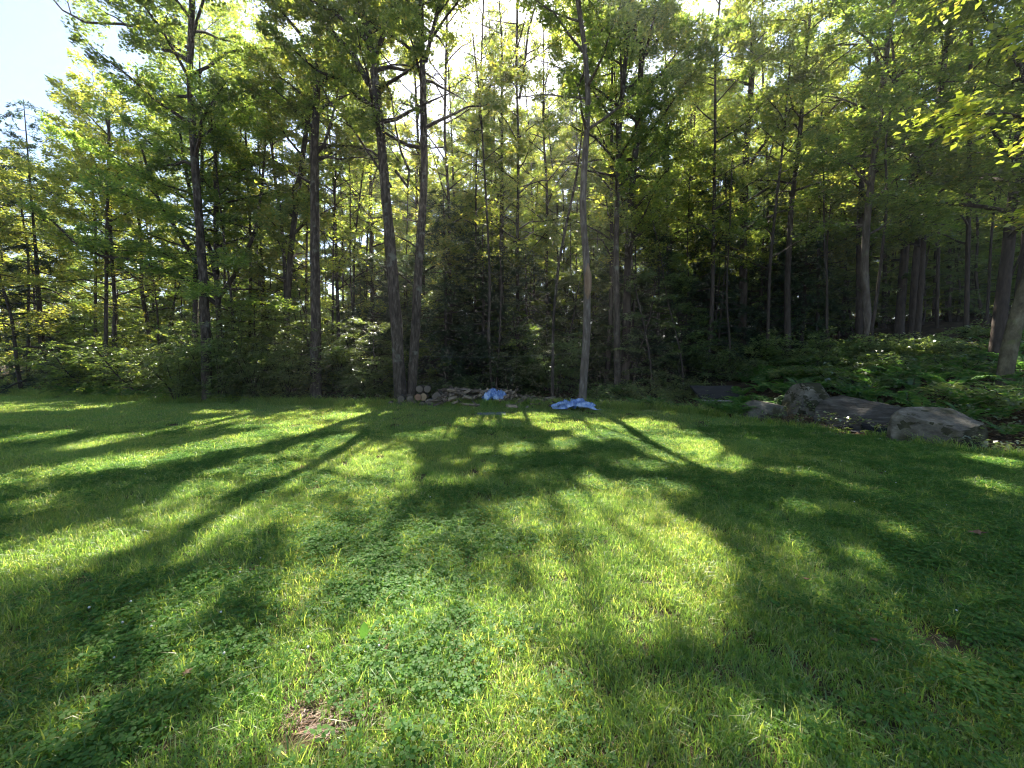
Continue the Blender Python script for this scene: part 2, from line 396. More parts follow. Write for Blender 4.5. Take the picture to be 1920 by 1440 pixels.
M['end_tan'] = ring_mat('tan log end', (0.17, 0.105, 0.052), (0.34, 0.235, 0.13))
M['end_orange'] = ring_mat('orange log end', (0.15, 0.075, 0.04), (0.27, 0.155, 0.085))

# ------------------------------------------------------------------ ground
def grid_sheet(name, xs, ys, fz, mat, mask=None):
    X, Y = np.meshgrid(xs, ys)
    V = np.stack([X, Y, fz(X, Y)], -1).reshape(-1, 3)
    nx, ny = len(xs), len(ys)
    i, j = np.meshgrid(np.arange(nx - 1), np.arange(ny - 1))
    a = (j * nx + i).ravel()
    F = np.stack([a, a + 1, a + nx + 1, a + nx], -1)
    if mask is not None:
        c = V[F].mean(1); F = F[mask(c[:, 0], c[:, 1])]
        used = np.unique(F); re = np.full(len(V), -1); re[used] = np.arange(len(used))
        V, F = V[used], re[F]
    return link(name, mesh_of(name, V, F, mat, True))

xs = np.concatenate([np.linspace(-600, -50, 20), np.linspace(-45, 45, 181), np.linspace(50, 600, 20)])
ys = np.concatenate([np.linspace(-60, -2, 12), np.linspace(-1, 45, 100), np.linspace(50, 700, 20)])
tag(grid_sheet('ground', xs, ys, lambda x, y: zt(x, y) - 0.03, M['floor']), 'brown leaf-strewn forest floor', kind='structure')
tag(grid_sheet('lawn', np.linspace(-40, 30, 281), np.linspace(-8, 24, 161), lambda x, y: zt(x, y), M['soil'],
               lambda x, y: y < edge_y(x)), 'mown lawn at the edge of the woods', kind='structure')

# ------------------------------------------------------------------ trees
def bark_trunk(rng, P, R, k=12, flare=True):
    P = np.asarray(P, float); R = np.asarray(R, float)
    n = max(14, int((P[-1, 2] - P[0, 2]) / 0.45))
    zz = np.linspace(P[0, 2], P[-1, 2], n)
    if flare: zz = np.concatenate([[P[0, 2], P[0, 2] + 0.12, P[0, 2] + 0.3], zz[1:][zz[1:] > P[0, 2] + 0.35]])
    Q = np.stack([np.interp(zz, P[:, 2], P[:, 0]), np.interp(zz, P[:, 2], P[:, 1]), zz], -1)
    # soften the corners of the measured line
    for _ in range(2):
        Q[1:-1, :2] = 0.25 * Q[:-2, :2] + 0.5 * Q[1:-1, :2] + 0.25 * Q[2:, :2]
    r = np.interp(zz, P[:, 2], R)
    if flare:
        h = zz - zz[0]
        r = r * (1 + 0.42 * np.exp(-h / 0.16))
    V, F = tube(Q, r, k)
    V = V.reshape(len(Q), k, 3)
    rid = rng.normal(0, 0.05, (len(Q), k)); rid[1:] = 0.6 * rid[:-1] + 0.6 * rid[1:]
    V = Q[:, None, :] + (V - Q[:, None, :]) * (1 + rid)[:, :, None]
    V = V.reshape(-1, 3)
    return Q, r, V, F

def limb_set(rng, Q, r, zb, R, n, elev=(0.25, 0.95), dens=3.2, spl=0.95, prof='round', flat=0.25, z_top=None):
    """limbs with side twigs; returns tube parts and the sprays that carry leaves"""
    tubes, O, D, L = [], [], [], []
    H = z_top or Q[-1, 2]
    az0 = rng.random() * 6.28
    for i in range(n):
        f = (i + rng.random()) / n
        h = zb + (H - zb) * f
        b = np.array([np.interp(h, Q[:, 2], Q[:, 0]), np.interp(h, Q[:, 2], Q[:, 1]), h])
        tr = np.interp(h, Q[:, 2], r)
        az = az0 + i * 2.39996 + rng.normal(0, 0.35)
        if prof == 'round': s = 0.45 + 0.6 * math.sin(math.pi * min(1, 0.18 + 0.8 * f))
        elif prof == 'cone': s = 1.05 - 0.85 * f
        else: s = 1.0 - 0.35 * f
        ln = R * s * rng.uniform(0.65, 1.2)
        el = rng.uniform(*elev) * (0.7 + 0.5 * f)
        m = 6
        t = np.linspace(0, 1, m)
        azs = az + np.cumsum(rng.normal(0, 0.13, m))
        hd = np.stack([np.cos(azs), np.sin(azs)], -1)
        step = ln / (m - 1)
        xy = np.concatenate([[[0, 0]], np.cumsum(hd[1:] * step * math.cos(el), 0)])
        z = ln * t * math.sin(el) - (0.10 if prof != 'cone' else 0.3) * ln * t * t + np.concatenate([[0], np.cumsum(rng.normal(0, 0.03 * ln, m - 1))])
        P = b + np.column_stack([xy, z])
        r0 = min(tr * 0.6, 0.016 + 0.022 * ln)
        tubes.append(tube(P, np.linspace(r0, 0.006, m), 5))
        ns = max(2, int(ln * dens * rng.uniform(0.8, 1.2)))
        for q in range(ns):
            tt = 0.22 + 0.78 * (q + rng.random()) / ns
            k = min(m - 2, int(tt * (m - 1))); g = tt * (m - 1) - k
            o = P[k] * (1 - g) + P[k + 1] * g
            a2 = azs[k] + rng.choice([-1, 1]) * rng.uniform(0.35, 1.25)
            e2 = rng.normal(flat, 0.28)
            d = np.array([math.cos(a2) * math.cos(e2), math.sin(a2) * math.cos(e2), math.sin(e2)])
            l2 = spl * rng.uniform(0.55, 1.25) * (1.15 - 0.45 * tt)
            O.append(o); D.append(d); L.append(l2)
            if rng.random() < 0.6:
                e = o + d * l2 * 0.9; e[2] -= 0.1 * l2
                tubes.append(tube(np.array([o, (o + e) / 2 + [0, 0, 0.03], e]), [0.012, 0.008, 0.003], 3))
    return tubes, np.array(O).reshape(-1, 3), np.array(D).reshape(-1, 3), np.array(L)

def extend(P, R, H):
    P = np.asarray(P, float); R = list(R)
    if P[-1, 2] < H:
        d = (P[-1] - P[-2]) / max(1e-6, P[-1, 2] - P[-2, 2])
        k = np.linspace(0.25, 1, 4)[:, None] * (H - P[-1, 2])
        d2 = d * np.array([0.5, 0.5, 1]); d2[2] = 1
        E = P[-1] + d2 * k
        P = np.concatenate([P, E])
        R = R + list(np.linspace(R[-1] * 0.85, max(0.015, R[-1] * 0.15), 4))
    return P, np.array(R)

def put_tree(name, label, cat, group, base, parts):
    """an Empty at the foot of the tree and one mesh for each part, in the tree's own coordinates"""
    base = np.asarray(base, float)
    t = thing(name, tuple(base), label, cat, group)
    for pn, (V, F), mat, sm in parts:
        if len(F) == 0: continue
        link(pn, mesh_of(pn, V - base, F, mat, sm), t)
    return t

def tree(name, label, pts, Y, w, H, zb, R, n, seed, bark='bark', leaf='leaf', group=None, per=115, size=0.095, extra=(), elev=(0.25, 0.95), dens=3.8, spl=1.0,
         base_z=None, taper=0.55, carve=True, prof='round', cat='tree', zlow=None, flat=0.25):
    """a tree whose trunk follows the photographed line pts (pixels) Y metres away"""
    rng = np.random.default_rng(seed)
    P = np.array([at(u, v, Y) for u, v in pts][::-1] if pts[0][1] < pts[-1][1] else [at(u, v, Y) for u, v in pts])
    gz = float(zt(P[0, 0], Y)) if base_z is None else base_z
    if P[0, 2] > gz:
        d = (P[0] - P[1]) / (P[1, 2] - P[0, 2] + 1e-6)
        foot = P[0] + d * 0.7 * (P[0, 2] - gz); foot[2] = gz - 0.12
        P = np.concatenate([[foot], P])
    else:
        P[0, 2] = gz - 0.12
    r0 = w * 0.37 * Y / FPX
    hh = (P[:, 2] - P[0, 2])
    R_ = r0 * (1 - (1 - taper) * np.clip(hh / 13.0, 0, 1))
    P, R_ = extend(P, R_, H)
    Q, r, V, F = bark_trunk(rng, P, R_)
    tubes, O, D, L = limb_set(rng, Q, r, max(zb, gz + 0.6), R, n, elev, dens, spl, prof, flat)
    limbs = []
    for (lp, lw) in extra:      # big limbs drawn from the photograph, each ends in sprays
        LP = np.array([at(u, v, Y + dy) for u, v, dy in lp])
        d = LP[-1] - LP[-2]
        LP = np.concatenate([LP, [LP[-1] + d * 0.6 + [0, 0, 0.4], LP[-1] + d * 1.1 + [0, 0, 1.2]]])
        lr = np.linspace(lw * 0.5 * Y / FPX, lw * 0.18 * Y / FPX, len(LP))
        limbs.append(tube(LP, lr, 7, rng, 0.03))
        a, b, c, e = limb_set(rng, LP[np.argsort(LP[:, 2])], lr, LP[:, 2].min() + 0.8, 1.5, 6, (0.1, 0.8), dens, spl)
        tubes += a; O = np.concatenate([O, b]); D = np.concatenate([D, c]); L = np.concatenate([L, e])
    lv = spray_leaves(rng, O, D, L, per, size, carve=carve)
    base = Q[0].copy(); base[2] += 0.12
    return put_tree(name, label, cat, group, base, [('trunk', (V, F), M[bark], True)] + [('limb', lb, M[bark], True) for lb in limbs] + [('branches', join(tubes), M['bark_dark' if bark == 'bark' else bark], True), ('crown', lv, M[leaf], False)])

TALL = 'tall trees along the edge of the lawn'
t1 = tree('maple_tree', 'tall straight grey trunk rising out of the leafy shrubs at left', [(361, -5), (355, 150), (365, 300), (374, 420), (384, 560), (387, 690)], 14.6, 23, 19, 8.4, 3.6, 22, 11, group=TALL,
          extra=[([(358, 120, 0), (345, 108, 0.1), (322, 96, 0.2), (306, 94, 0.3)], 8), ([(352, 90, 0), (300, 60, 0.3), (230, 45, 0.6), (160, 42, 0.8)], 6)])
t2 = tree('maple_tree', 'dark straight trunk with its foot at the grass, left of the twin trunks', [(601, -5), (598, 80), (590, 250), (590, 420), (592, 600), (592, 742)], 15.2, 27, 20, 8.2, 3.4, 20, 12, group=TALL, bark='bark',
          extra=[([(592, 290, 0), (608, 270, 0.2), (622, 225, 0.3), (632, 180, 0.3)], 6)])
t3 = tree('maple_tree', 'thick leaning trunk, left of the twin trunks beside the log stack', [(672, -5), (690, 60), (702, 130), (718, 300), (733, 480), (744, 620), (752, 755)], 14.0, 32, 20, 8.6, 3.6, 20, 13, group=TALL,
          extra=[([(692, 158, 0), (662, 102, 0), (608, 46, 0.1), (552, -4, 0.2)], 11), ([(704, 100, 0), (722, 60, 0.1), (745, 2, 0.1)], 9), ([(733, 350, 0), (700, 300, 0.2), (660, 240, 0.3), (620, 195, 0.4)], 5), ([(742, 320, 0), (764, 350, -0.2), (768, 322, -0.3), (752, 285, -0.3)], 6)])
t4 = tree('maple_tree', 'right one of the twin trunks rising behind the log stack', [(788, -5), (793, 150), (796, 330), (786, 480), (780, 600), (771, 745)], 14.25, 25, 20, 9.0, 3.4, 20, 14, group=TALL,
          extra=[([(798, 115, 0), (808, 70, 0), (827, -4, 0.1)], 8), ([(790, 128, 0), (762, 122, 0.2), (732, 121, 0.3)], 4)])
t5 = tree('maple_tree', 'crooked pale trunk with a tan bark scar beside the blue tarp on the grass', [(1082, -5), (1096, 80), (1104, 200), (1096, 300), (1092, 400), (1100, 490), (1101, 560), (1100, 640), (1091, 752)], 13.9, 21, 20, 9.0, 3.3, 20, 15, bark='bark_pale', group=TALL)
t6 = tree('maple_tree', 'dark thick trunk standing deeper, right of the crooked pale trunk', [(1208, -5), (1202, 120), (1195, 250), (1182, 380), (1178, 480), (1172, 700)], 17.0, 23, 23, 6.0, 4.4, 30, 16, bark='bark_dark', leaf='leaf')
t7 = tree('maple_tree', 'grey trunk close beside and before the dark thick trunk', [(1178, 60), (1165, 200), (1158, 300), (1155, 500), (1158, 735)], 15.6, 17, 22, 7.4, 4.0, 28, 17, bark='bark')
t8 = tree('maple_tree', 'slim straight trunk forking high in the bright middle of the woods', [(970, -5), (968, 150), (971, 220), (972, 330), (970, 440), (972, 700)], 18.5, 10, 19, 5.6, 3.2, 24, 18, carve=0.85, leaf='leaf_light',
          extra=[([(974, 185, 0), (984, 120, 0), (990, 60, 0), (1004, 10, 0.1)], 5)])
t9 = tree('maple_tree', 'very thin upright trunk left of the slim forked trunk', [(907, -5), (900, 180), (893, 300), (890, 700)], 18.0, 7, 18, 4.6, 2.8, 24, 19, carve=0.85, leaf='leaf_light', bark='bark_dark')
t10 = tree('maple_tree', 'thin trunk just right of the twin trunks, bright leaves around it', [(838, 40), (833, 250), (842, 380), (845, 700)], 17.2, 10, 17.5, 5.0, 3.0, 24, 20, carve=0.85, leaf='leaf_light', bark='bark_dark')
t11 = tree('maple_tree', 'dark leaning trunk forming a V left of the straight trunk', [(588, 150), (565, 310), (545, 470), (537, 590), (536, 700)], 17.5, 17, 14, 5.0, 2.8, 18, 21, leaf='leaf_light', bark='bark_dark')
t12 = tree('maple_tree', 'thin trunk forming the other arm of the dark V', [(500, 170), (515, 330), (530, 440), (536, 540), (533, 700)], 17.7, 10, 14, 4.6, 2.6, 18, 22, leaf='leaf_light', bark='bark_dark')
t13 = tree('beech_tree', 'spreading many-limbed dark tree behind the tall trunk at left', [(405, 330), (405, 480), (410, 580), (412, 700)], 17.0, 14, 12.5, 3.6, 4.2, 26, 23, leaf='leaf', bark='bark_dark',
           extra=[([(408, 560, 0), (372, 500, 0), (330, 430, 0), (300, 380, 0)], 9), ([(405, 570, 0), (350, 525, -0.4), (270, 490, -0.8), (190, 480, -1)], 8), ([(410, 560, 0), (450, 500, 0), (480, 430, 0), (490, 360, 0)], 8), ([(408, 540, 0), (395, 470, 0), (362, 380, 0), (350, 330, 0)], 8)], elev=(0.05, 0.6))
t14 = tree('birch_tree', 'pale-barked trunk standing on the ferny bank above the boulders', [(1676, -5), (1656, 150), (1641, 280), (1626, 400), (1620, 500), (1628, 615)], 16.5, 18, 18, 6.6, 3.6, 22, 24, bark='bark_pale')
t15 = tree('maple_tree', 'black trunk half hidden behind the pale trunk on the bank', [(1622, 250), (1612, 400), (1611, 600)], 18.0, 15, 17, 6, 3.2, 18, 25, bark='bark_dark')
t16 = tree('maple_tree', 'dark trunk with a sharp bend on the bank', [(1684, 180), (1713, 280), (1733, 370), (1731, 480), (1722, 605)], 16.0, 12, 15, 6.0, 3.2, 20, 26, bark='bark_dark')
t17 = tree('maple_tree', 'slender straight trunk near the right side of the bank', [(1820, 100), (1818, 300), (1815, 450), (1812, 615)], 14.5, 10, 16, 5.6, 3.2, 20, 27, bark='bark_dark')
t18 = tree('maple_tree', 'thick dark trunk leaning out of the picture at right', [(1925, 150), (1897, 400), (1873, 620), (1862, 688)], 11.0, 25, 16, 4.5, 3.4, 24, 28, bark='bark_dark')
t19 = tree('birch_tree', 'mossy pale trunk leaning at the right edge of the picture', [(1942, 480), (1903, 600), (1884, 690)], 9.6, 29, 9.5, 5.0, 2.2, 12, 29, bark='bark_moss')
t20 = tree('maple_tree', 'dark bare trunk in the shade between the slab and the crooked trunk', [(1248, 200), (1251, 340), (1255, 480), (1258, 620)], 20.0, 17, 17, 5.0, 3.0, 18, 30, bark='bark_dark')
t21 = tree('maple_tree', 'broad black trunk in the deep shade above the flat slab', [(1412, 120), (1400, 250), (1395, 400), (1392, 600)], 19.0, 21, 17.5, 5.0, 3.4, 22, 31, bark='bark_dark')
t22 = tree('maple_tree', 'thin tilted trunk right of the broad black trunk', [(1475, 200), (1465, 300), (1455, 380), (1443, 500), (1440, 620)], 17.0, 8, 14, 5.2, 2.6, 16, 32, bark='bark_dark')
t27 = tree('dead_sapling', 'pale dead leaning pole behind the scattered firewood', [(1082, 330), (1062, 420), (1046, 500), (1037, 600), (1036, 735)], 14.6, 8, 10.4, 8.6, 0.9, 4, 33, bark='bark', per=6)
t25 = tree('maple_tree', 'stout shaded trunk behind the bent trunk on the bank', [(1708, 330), (1698, 450), (1688, 590)], 19.0, 19, 16, 6, 3.0, 18, 34, bark='bark_dark')
for k, (u, uu, Y, w) in enumerate([(1536, 1540, 19, 8), (1547, 1552, 20, 7), (1586, 1570, 21, 7), (1660, 1668, 21, 9), (1760, 1766, 18, 7), (1782, 1778, 20, 7), (1503, 1510, 22, 7), (1480, 1484, 23, 6)]):
    tree('maple_tree', 'thin black trunk in the row standing against the light above the bank', [(uu, 220), (u, 420), (u - 3, 610)], Y, w, 14 + (k % 3), 6.2, 2.4, 14, 60 + k, bark='bark_dark', group='thin trunks above the bank')
for k, (u, uu, Y, w) in enumerate([(470, 460, 19, 7), (664, 690, 19, 6), (688, 700, 22, 6), (625, 632, 18.5, 6), (575, 582, 19, 7), (440, 452, 20, 7), (200, 205, 17, 9), (180, 168, 19, 7)]):
    tree('maple_tree', 'thin dark trunk in the bright leaves left of the twin trunks', [(uu, 240), (u, 460), (u - 2, 680)], Y, w, 12 + (k % 3), 3.6, 2.4, 16, 80 + k, bark='bark_dark', leaf='leaf_light', group='thin trunks in the bright leaves')

def copy_tree(root, loc, rz, s, label, group):
    r = root.copy(); COL.objects.link(r)
    r.location = loc; r.rotation_euler = (0, 0, rz); r.scale = (s, s, s)
    r['label'] = label; r['group'] = group
    for ch in list(root.children):
        c = ch.copy(); COL.objects.link(c); c.parent = r
    return r

# ---- woods behind: single trees, rows going back
def wood_tree(x, Y, H, zb, R, n, seed, label, group, w=0.11, leaf='leaf', **kw):
    rng = np.random.default_rng(seed)
    gz = float(zt(x, Y))
    m = 7
    z = np.linspace(gz - 0.12, gz + H, m)
    wob = np.cumsum(rng.normal(0, 0.12, (m, 2)), 0) + rng.normal(0, 0.25, 2)[None, :] * np.linspace(0, 1, m)[:, None] * 2
    P = np.column_stack([x + wob[:, 0] - wob[0, 0], Y + wob[:, 1] - wob[0, 1], z])
    Q, r, V, F = bark_trunk(rng, P, np.linspace(w, 0.02, m), 8)
    tubes, O, D, L = limb_set(rng, Q, r, gz + zb, R, n, kw.get('elev', (0.2, 0.9)), kw.get('dens', 3.6), kw.get('spl', 1.05), kw.get('prof', 'round'), kw.get('flat', 0.2))
    lv = spray_leaves(rng, O, D, L, kw.get('per', 100), kw.get('size', 0.102), carve=kw.get('carve', True), tilt=kw.get('tilt', 0.42), jit=kw.get('jit', 0.075))
    return put_tree(kw.get('name', 'maple_tree'), label, kw.get('cat', 'tree'), group, (Q[0, 0], Q[0, 1], gz), [('trunk', (V, F), M['bark_dark'], True), ('branches', join(tubes), M['bark_dark'], True), ('crown', lv, M[leaf], False)])

def region(x, Y):
    s = x / Y
    if s < -0.55: return ('woods at left', 'tree in the leafy woods behind the left ferns')
    if s < -0.2: return ('woods behind the straight trunk', 'tree in the bright woods behind the dark straight trunk')
    if s < 0.2: return ('woods behind the firewood', 'tree in the dark woods behind the firewood heap')
    if s < 0.62: return ('woods behind the slab', 'tree in the shaded woods behind the flat slab')
    return ('woods on the bank', 'tree among the crowd of trees covering the bank')

rng = np.random.default_rng(5)
k = 0
for Y, sp in ((17.5, 4.2), (21.5, 4.2), (25.5, 4.6), (29, 2.6)):
    x = -1.42 * Y + rng.random() * 2 if Y < 28 else -0.75 * Y
    while x < (1.42 * Y if Y < 28 else 0.3 * Y):
        yy = Y + rng.uniform(-1.2, 1.2); s = x / yy
        H = rng.uniform(17, 22.5)
        if s < -1.15: H = rng.uniform(9.5, 11.5) + (yy - 17) * 0.35
        elif s < -0.98: H = rng.uniform(12, 14) + (yy - 17) * 0.4
        elif s < -0.55: H = rng.uniform(15, 18)
        elif s > 0.15: H = rng.uniform(18, 23)
        if Y > 28: H = rng.uniform(23, 27)
        zb = 12 if Y > 28 else rng.uniform(2.2, 4.5) if s < -0.45 else rng.uniform(3.5, 6) if s < 0.45 else rng.uniform(5, 8)
        g, lb = region(x, yy)
        wood_tree(x, yy, H, zb, rng.uniform(2.6, 3.6), int(rng.uniform(20, 26) * (1.2 if H > 15 else 1)), 200 + k, 'slender hardwood ' + lb, 'hardwoods of the ' + g, w=rng.uniform(0.07, 0.14),
                  per=92 if s < -0.8 else 62 if s < -0.3 and Y < 28 else 72 if s > 0.45 else 95, carve=0.97 if Y > 20 else 1.0, leaf='leaf_light' if (s < 0.12 and rng.random() < 0.65) or rng.random() < 0.25 else 'leaf')
        k += 1
        x += sp * rng.uniform(0.75, 1.25)

# far rows share four shapes
protos = []
for q in range(4):
    t = wood_tree(-30 + 3 * q, 44, [17, 15, 18, 16][q], 0.8, 3.6, 34, 400 + q, 'slender hardwood far back in the leafy woods', 'hardwoods far back in the woods', w=0.12, leaf=['leaf', 'leaf_light', 'leaf', 'leaf_light'][q], per=90, size=0.17, carve=False, dens=4.5)
    protos.append(t)
k = 0
for Y, sp in ((31, 4.6), (37, 5.2), (46, 6.0), (60, 7.0), (76, 9.0)):
    x = -1.4 * Y
    while x < 1.4 * Y:
        yy = Y + rng.uniform(-2, 2); s = x / yy
        sc_ = rng.uniform(0.85, 1.1) * (0.72 if s < -0.7 else 1) * (1.35 if Y > 36 and s > -0.4 else 1)
        g, lb = region(x, yy)
        if k < 4:
            o = protos[k]; o.location = (x, yy, float(zt(x, yy))); o.rotation_euler = (0, 0, rng.random() * 6.28)
            o['label'] = 'far slender hardwood ' + lb; o['group'] = 'far hardwoods of the ' + g
        else:
            copy_tree(protos[k % 4], (x, yy, float(zt(x, yy))), rng.random() * 6.28, sc_, 'far slender hardwood ' + lb, 'far hardwoods of the ' + g)
        k += 1
        x += sp * rng.uniform(0.75, 1.25)

# thin bare-stemmed young trees between the big trunks
poles = []
for q in range(4):
    poles.append(wood_tree(-12 + 3 * q, 20, [10, 11.5, 9, 12][q], [5.5, 6.5, 5, 7][q], 1.3, 9, 440 + q, 'x', 'x', w=[0.045, 0.055, 0.04, 0.06][q], leaf='leaf_light', per=50, carve=False))
rngq = np.random.default_rng(441)
for i in range(46):
    Y = rngq.uniform(15.4, 25); s = rngq.uniform(-0.9, 1.3); x = s * Y
    if Y < float(edge_y(x)) + 1.3: continue
    g, lb = region(x, Y)
    lab, grp = 'thin bare-stemmed young ' + lb, 'young bare-stemmed trees of the ' + g
    loc = (x, Y, float(zt(x, Y)))
    if poles[i % 4]['label'] == 'x':
        o = poles[i % 4]; o.location = loc; o['label'] = lab; o['group'] = grp
    else:
        copy_tree(poles[i % 4], loc, rngq.random() * 6.28, rngq.uniform(0.8, 1.1), lab, grp)

# ---- conifers
def conifer(u, Y, H, R, seed, label, zb=0.8, n=60, group=None, name='hemlock_tree', dens=5.5, carve=True):
    rng = np.random.default_rng(seed)
    b = at(u, 700, Y); x = b[0]; gz = float(zt(x, Y))
    P = np.array([[x, Y, gz - 0.12], [x + 0.05, Y, gz + H * 0.5], [x, Y, gz + H]])
    Q, r, V, F = bark_trunk(rng, P, np.array([0.02 * H * 0.45 + 0.03, 0.06, 0.012]), 8)
    tubes, O, D, L = limb_set(rng, Q, r, gz + zb, R, n, (-0.1, 0.25), dens, 0.62, 'cone', -0.12)
    lv = spray_leaves(rng, O, D, L, 44, 0.16, asp=0.26, tilt=0.35, width=0.4, droop=0.3, carve=carve)
    return put_tree(name, label, 'tree', group, (x, Y, gz), [('trunk', (V, F), M['bark_dark'], True), ('branches', join(tubes), M['bark_dark'], True), ('crown', lv, M['needle'], False)])
conifer(835, 16.2, 8.6, 2.3, 501, 'dark hemlock right behind the twin trunks')
conifer(905, 17.0, 7.6, 2.2, 502, 'dark hemlock behind the blue tarp on the firewood')
conifer(985, 18.0, 6.8, 2.2, 503, 'dark hemlock below the slim forked trunk')
conifer(1230, 17.6, 7.0, 2.2, 504, 'dark hemlock behind the gap right of the crooked pale trunk')
conifer(1330, 18.5, 10.0, 2.6, 505, 'tall dark hemlock in the shade above the flat slab')
conifer(1420, 20.0, 9.4, 2.4, 506, 'dark hemlock behind the broad black trunk')
conifer(82, 19.5, 14.2, 2.4, 507, 'pointed spruce standing up against the sky at left', name='spruce_tree', n=70)
hp = [conifer(700 + 90 * q, 19.5, 7.0 + q, 2.3, 520 + q, 'dark hemlock among the hardwoods behind the log stack', group='hemlocks behind the log stack', carve=False, n=64) for q in range(3)]
for q, (u, Y, s) in enumerate([(760, 20.5, 1.0), (860, 21.5, 0.9), (945, 20.0, 1.0), (1030, 21.5, 0.95), (1110, 19.5, 0.9), (1180, 22.0, 1.1), (1290, 22.0, 1.1), (1370, 23.0, 1.2), (1460, 23.5, 1.0)]):
    x = at(u, 700, Y)[0]; g = 'behind the firewood' if u < 1100 else 'behind the flat slab'
    copy_tree(hp[q % 3], (x, Y, float(zt(x, Y))), q * 1.7, s, 'dark hemlock deep in the woods ' + g, 'hemlocks deep in the woods ' + g)
conifer(1500, 19.0, 6.4, 2.0, 508, 'low dark hemlock on the bank beside the row of thin trunks')

# ---- understorey: saplings with flat leaf layers, then shrubs
def sapling(x, Y, H, R, seed, label, group, leaf='leaf_under', n=16, per=28, size=0.10, name='beech_sapling', zb=0.35):
    return wood_tree(x, Y, H, zb, R, n, seed, label, group, carve=False, w=0.02 + 0.006 * H, leaf=leaf, elev=(0.0, 0.4), flat=0.02, prof='flat', per=per, size=size, dens=3.6, spl=0.85, name=name, cat='sapling', tilt=0.28, jit=0.03)

def shrub(x, Y, H, R, seed, label, group=None, leaf='leaf_under', per=46, size=0.085, stems=12):
    rng = np.random.default_rng(seed)
    gz = float(zt(x, Y))
    tubes, O, D, L = [], [], [], []
    for i in range(stems):
        az = i * 2.4 + rng.normal(0, 0.3)
        rr = R * rng.uniform(0.4, 1.0); hh = H * rng.uniform(0.6, 1.05) * (1 - 0.25 * rr / R)
        t = np.linspace(0, 1, 6)
        P = np.column_stack([x + math.cos(az) * (0.12 + rr * t ** 1.2), Y + math.sin(az) * (0.12 + rr * t ** 1.2), gz - 0.03 + hh * t ** 0.85])
        P[1:, :2] += rng.normal(0, 0.04, (5, 2))
        tubes.append(tube(P, np.linspace(0.018, 0.005, 6), 5))
        for q in range(int(6 + 4.6 * hh)):
            tt = rng.uniform(0.12, 1); f = tt * 5; a = min(4, int(f)); o = P[a] + (P[a + 1] - P[a]) * (f - a)
            a2 = az + rng.normal(0, 1.1); e2 = rng.normal(0.0, 0.14)
            O.append(o); D.append([math.cos(a2) * math.cos(e2), math.sin(a2) * math.cos(e2), math.sin(e2)]); L.append(rng.uniform(0.45, 1.05))
    lv = spray_leaves(rng, np.array(O), np.array(D), np.array(L), per, size, tilt=0.3, carve=False, width=0.4, jit=0.03, droop=0.1)
    return put_tree('shrub', label, 'shrub', group, (x, Y, gz), [('stems', join(tubes), M['bark_dark'], True), ('foliage', lv, M[leaf], False)])

sap = []
for q in range(12):
    H = [2.4, 2.9, 3.3, 3.8, 4.4, 5.0, 5.6, 6.2, 2.6, 3.5, 4.6, 5.8][q]
    sap.append((H, sapling(-20 + q * 3, 27, H, [1.3, 1.5, 1.5, 1.7, 1.8, 1.8, 2.0, 2.0, 1.2, 1.6, 1.7, 2.1][q], 600 + q, 'x', 'x', leaf='leaf_under' if q % 3 else 'leaf', n=int(12 + 3.2 * H), per=90, size=0.085)))
fresh_sap = set(range(12))
for Y, sp in ((15.6, 1.5), (17.4, 1.7), (19.6, 1.8), (22.2, 2.0), (25, 2.3), (28, 2.6)):
    x = -1.4 * Y
    while x < 1.4 * Y:
        sx = x + rng.uniform(-0.6, 0.6)
        yy = max(Y + rng.uniform(-0.8, 0.8), float(edge_y(sx)) + 1.0 + (Y - 15.6) * 0.8); s = sx / yy
        x += sp * rng.uniform(0.75, 1.25)
        if Y < 16 and -0.27 < s < 0.45: continue
        if Y < 18 and s > 0.45: continue
        hmax = (yy - float(edge_y(sx))) * 1.0 + 1.4
        ok = [q for q in range(12) if sap[q][0] <= hmax] or [0]
        q = int(rng.choice(ok)); o = sap[q][1]
        g, lb = region(sx, yy)
        lab, grp = 'leafy sapling under the ' + lb.replace('tree ', 'trees ', 1).replace('trees among the crowd of', 'crowd of'), 'saplings of the ' + g
        loc, rz = (sx, yy, float(zt(sx, yy))), rng.random() * 6.28
        if q in fresh_sap:
            fresh_sap.discard(q); o.location = loc; o.rotation_euler = (0, 0, rz); o['label'] = lab; o['group'] = grp
        else:
            copy_tree(o, loc, rz, rng.uniform(0.85, 1.12), lab, grp)

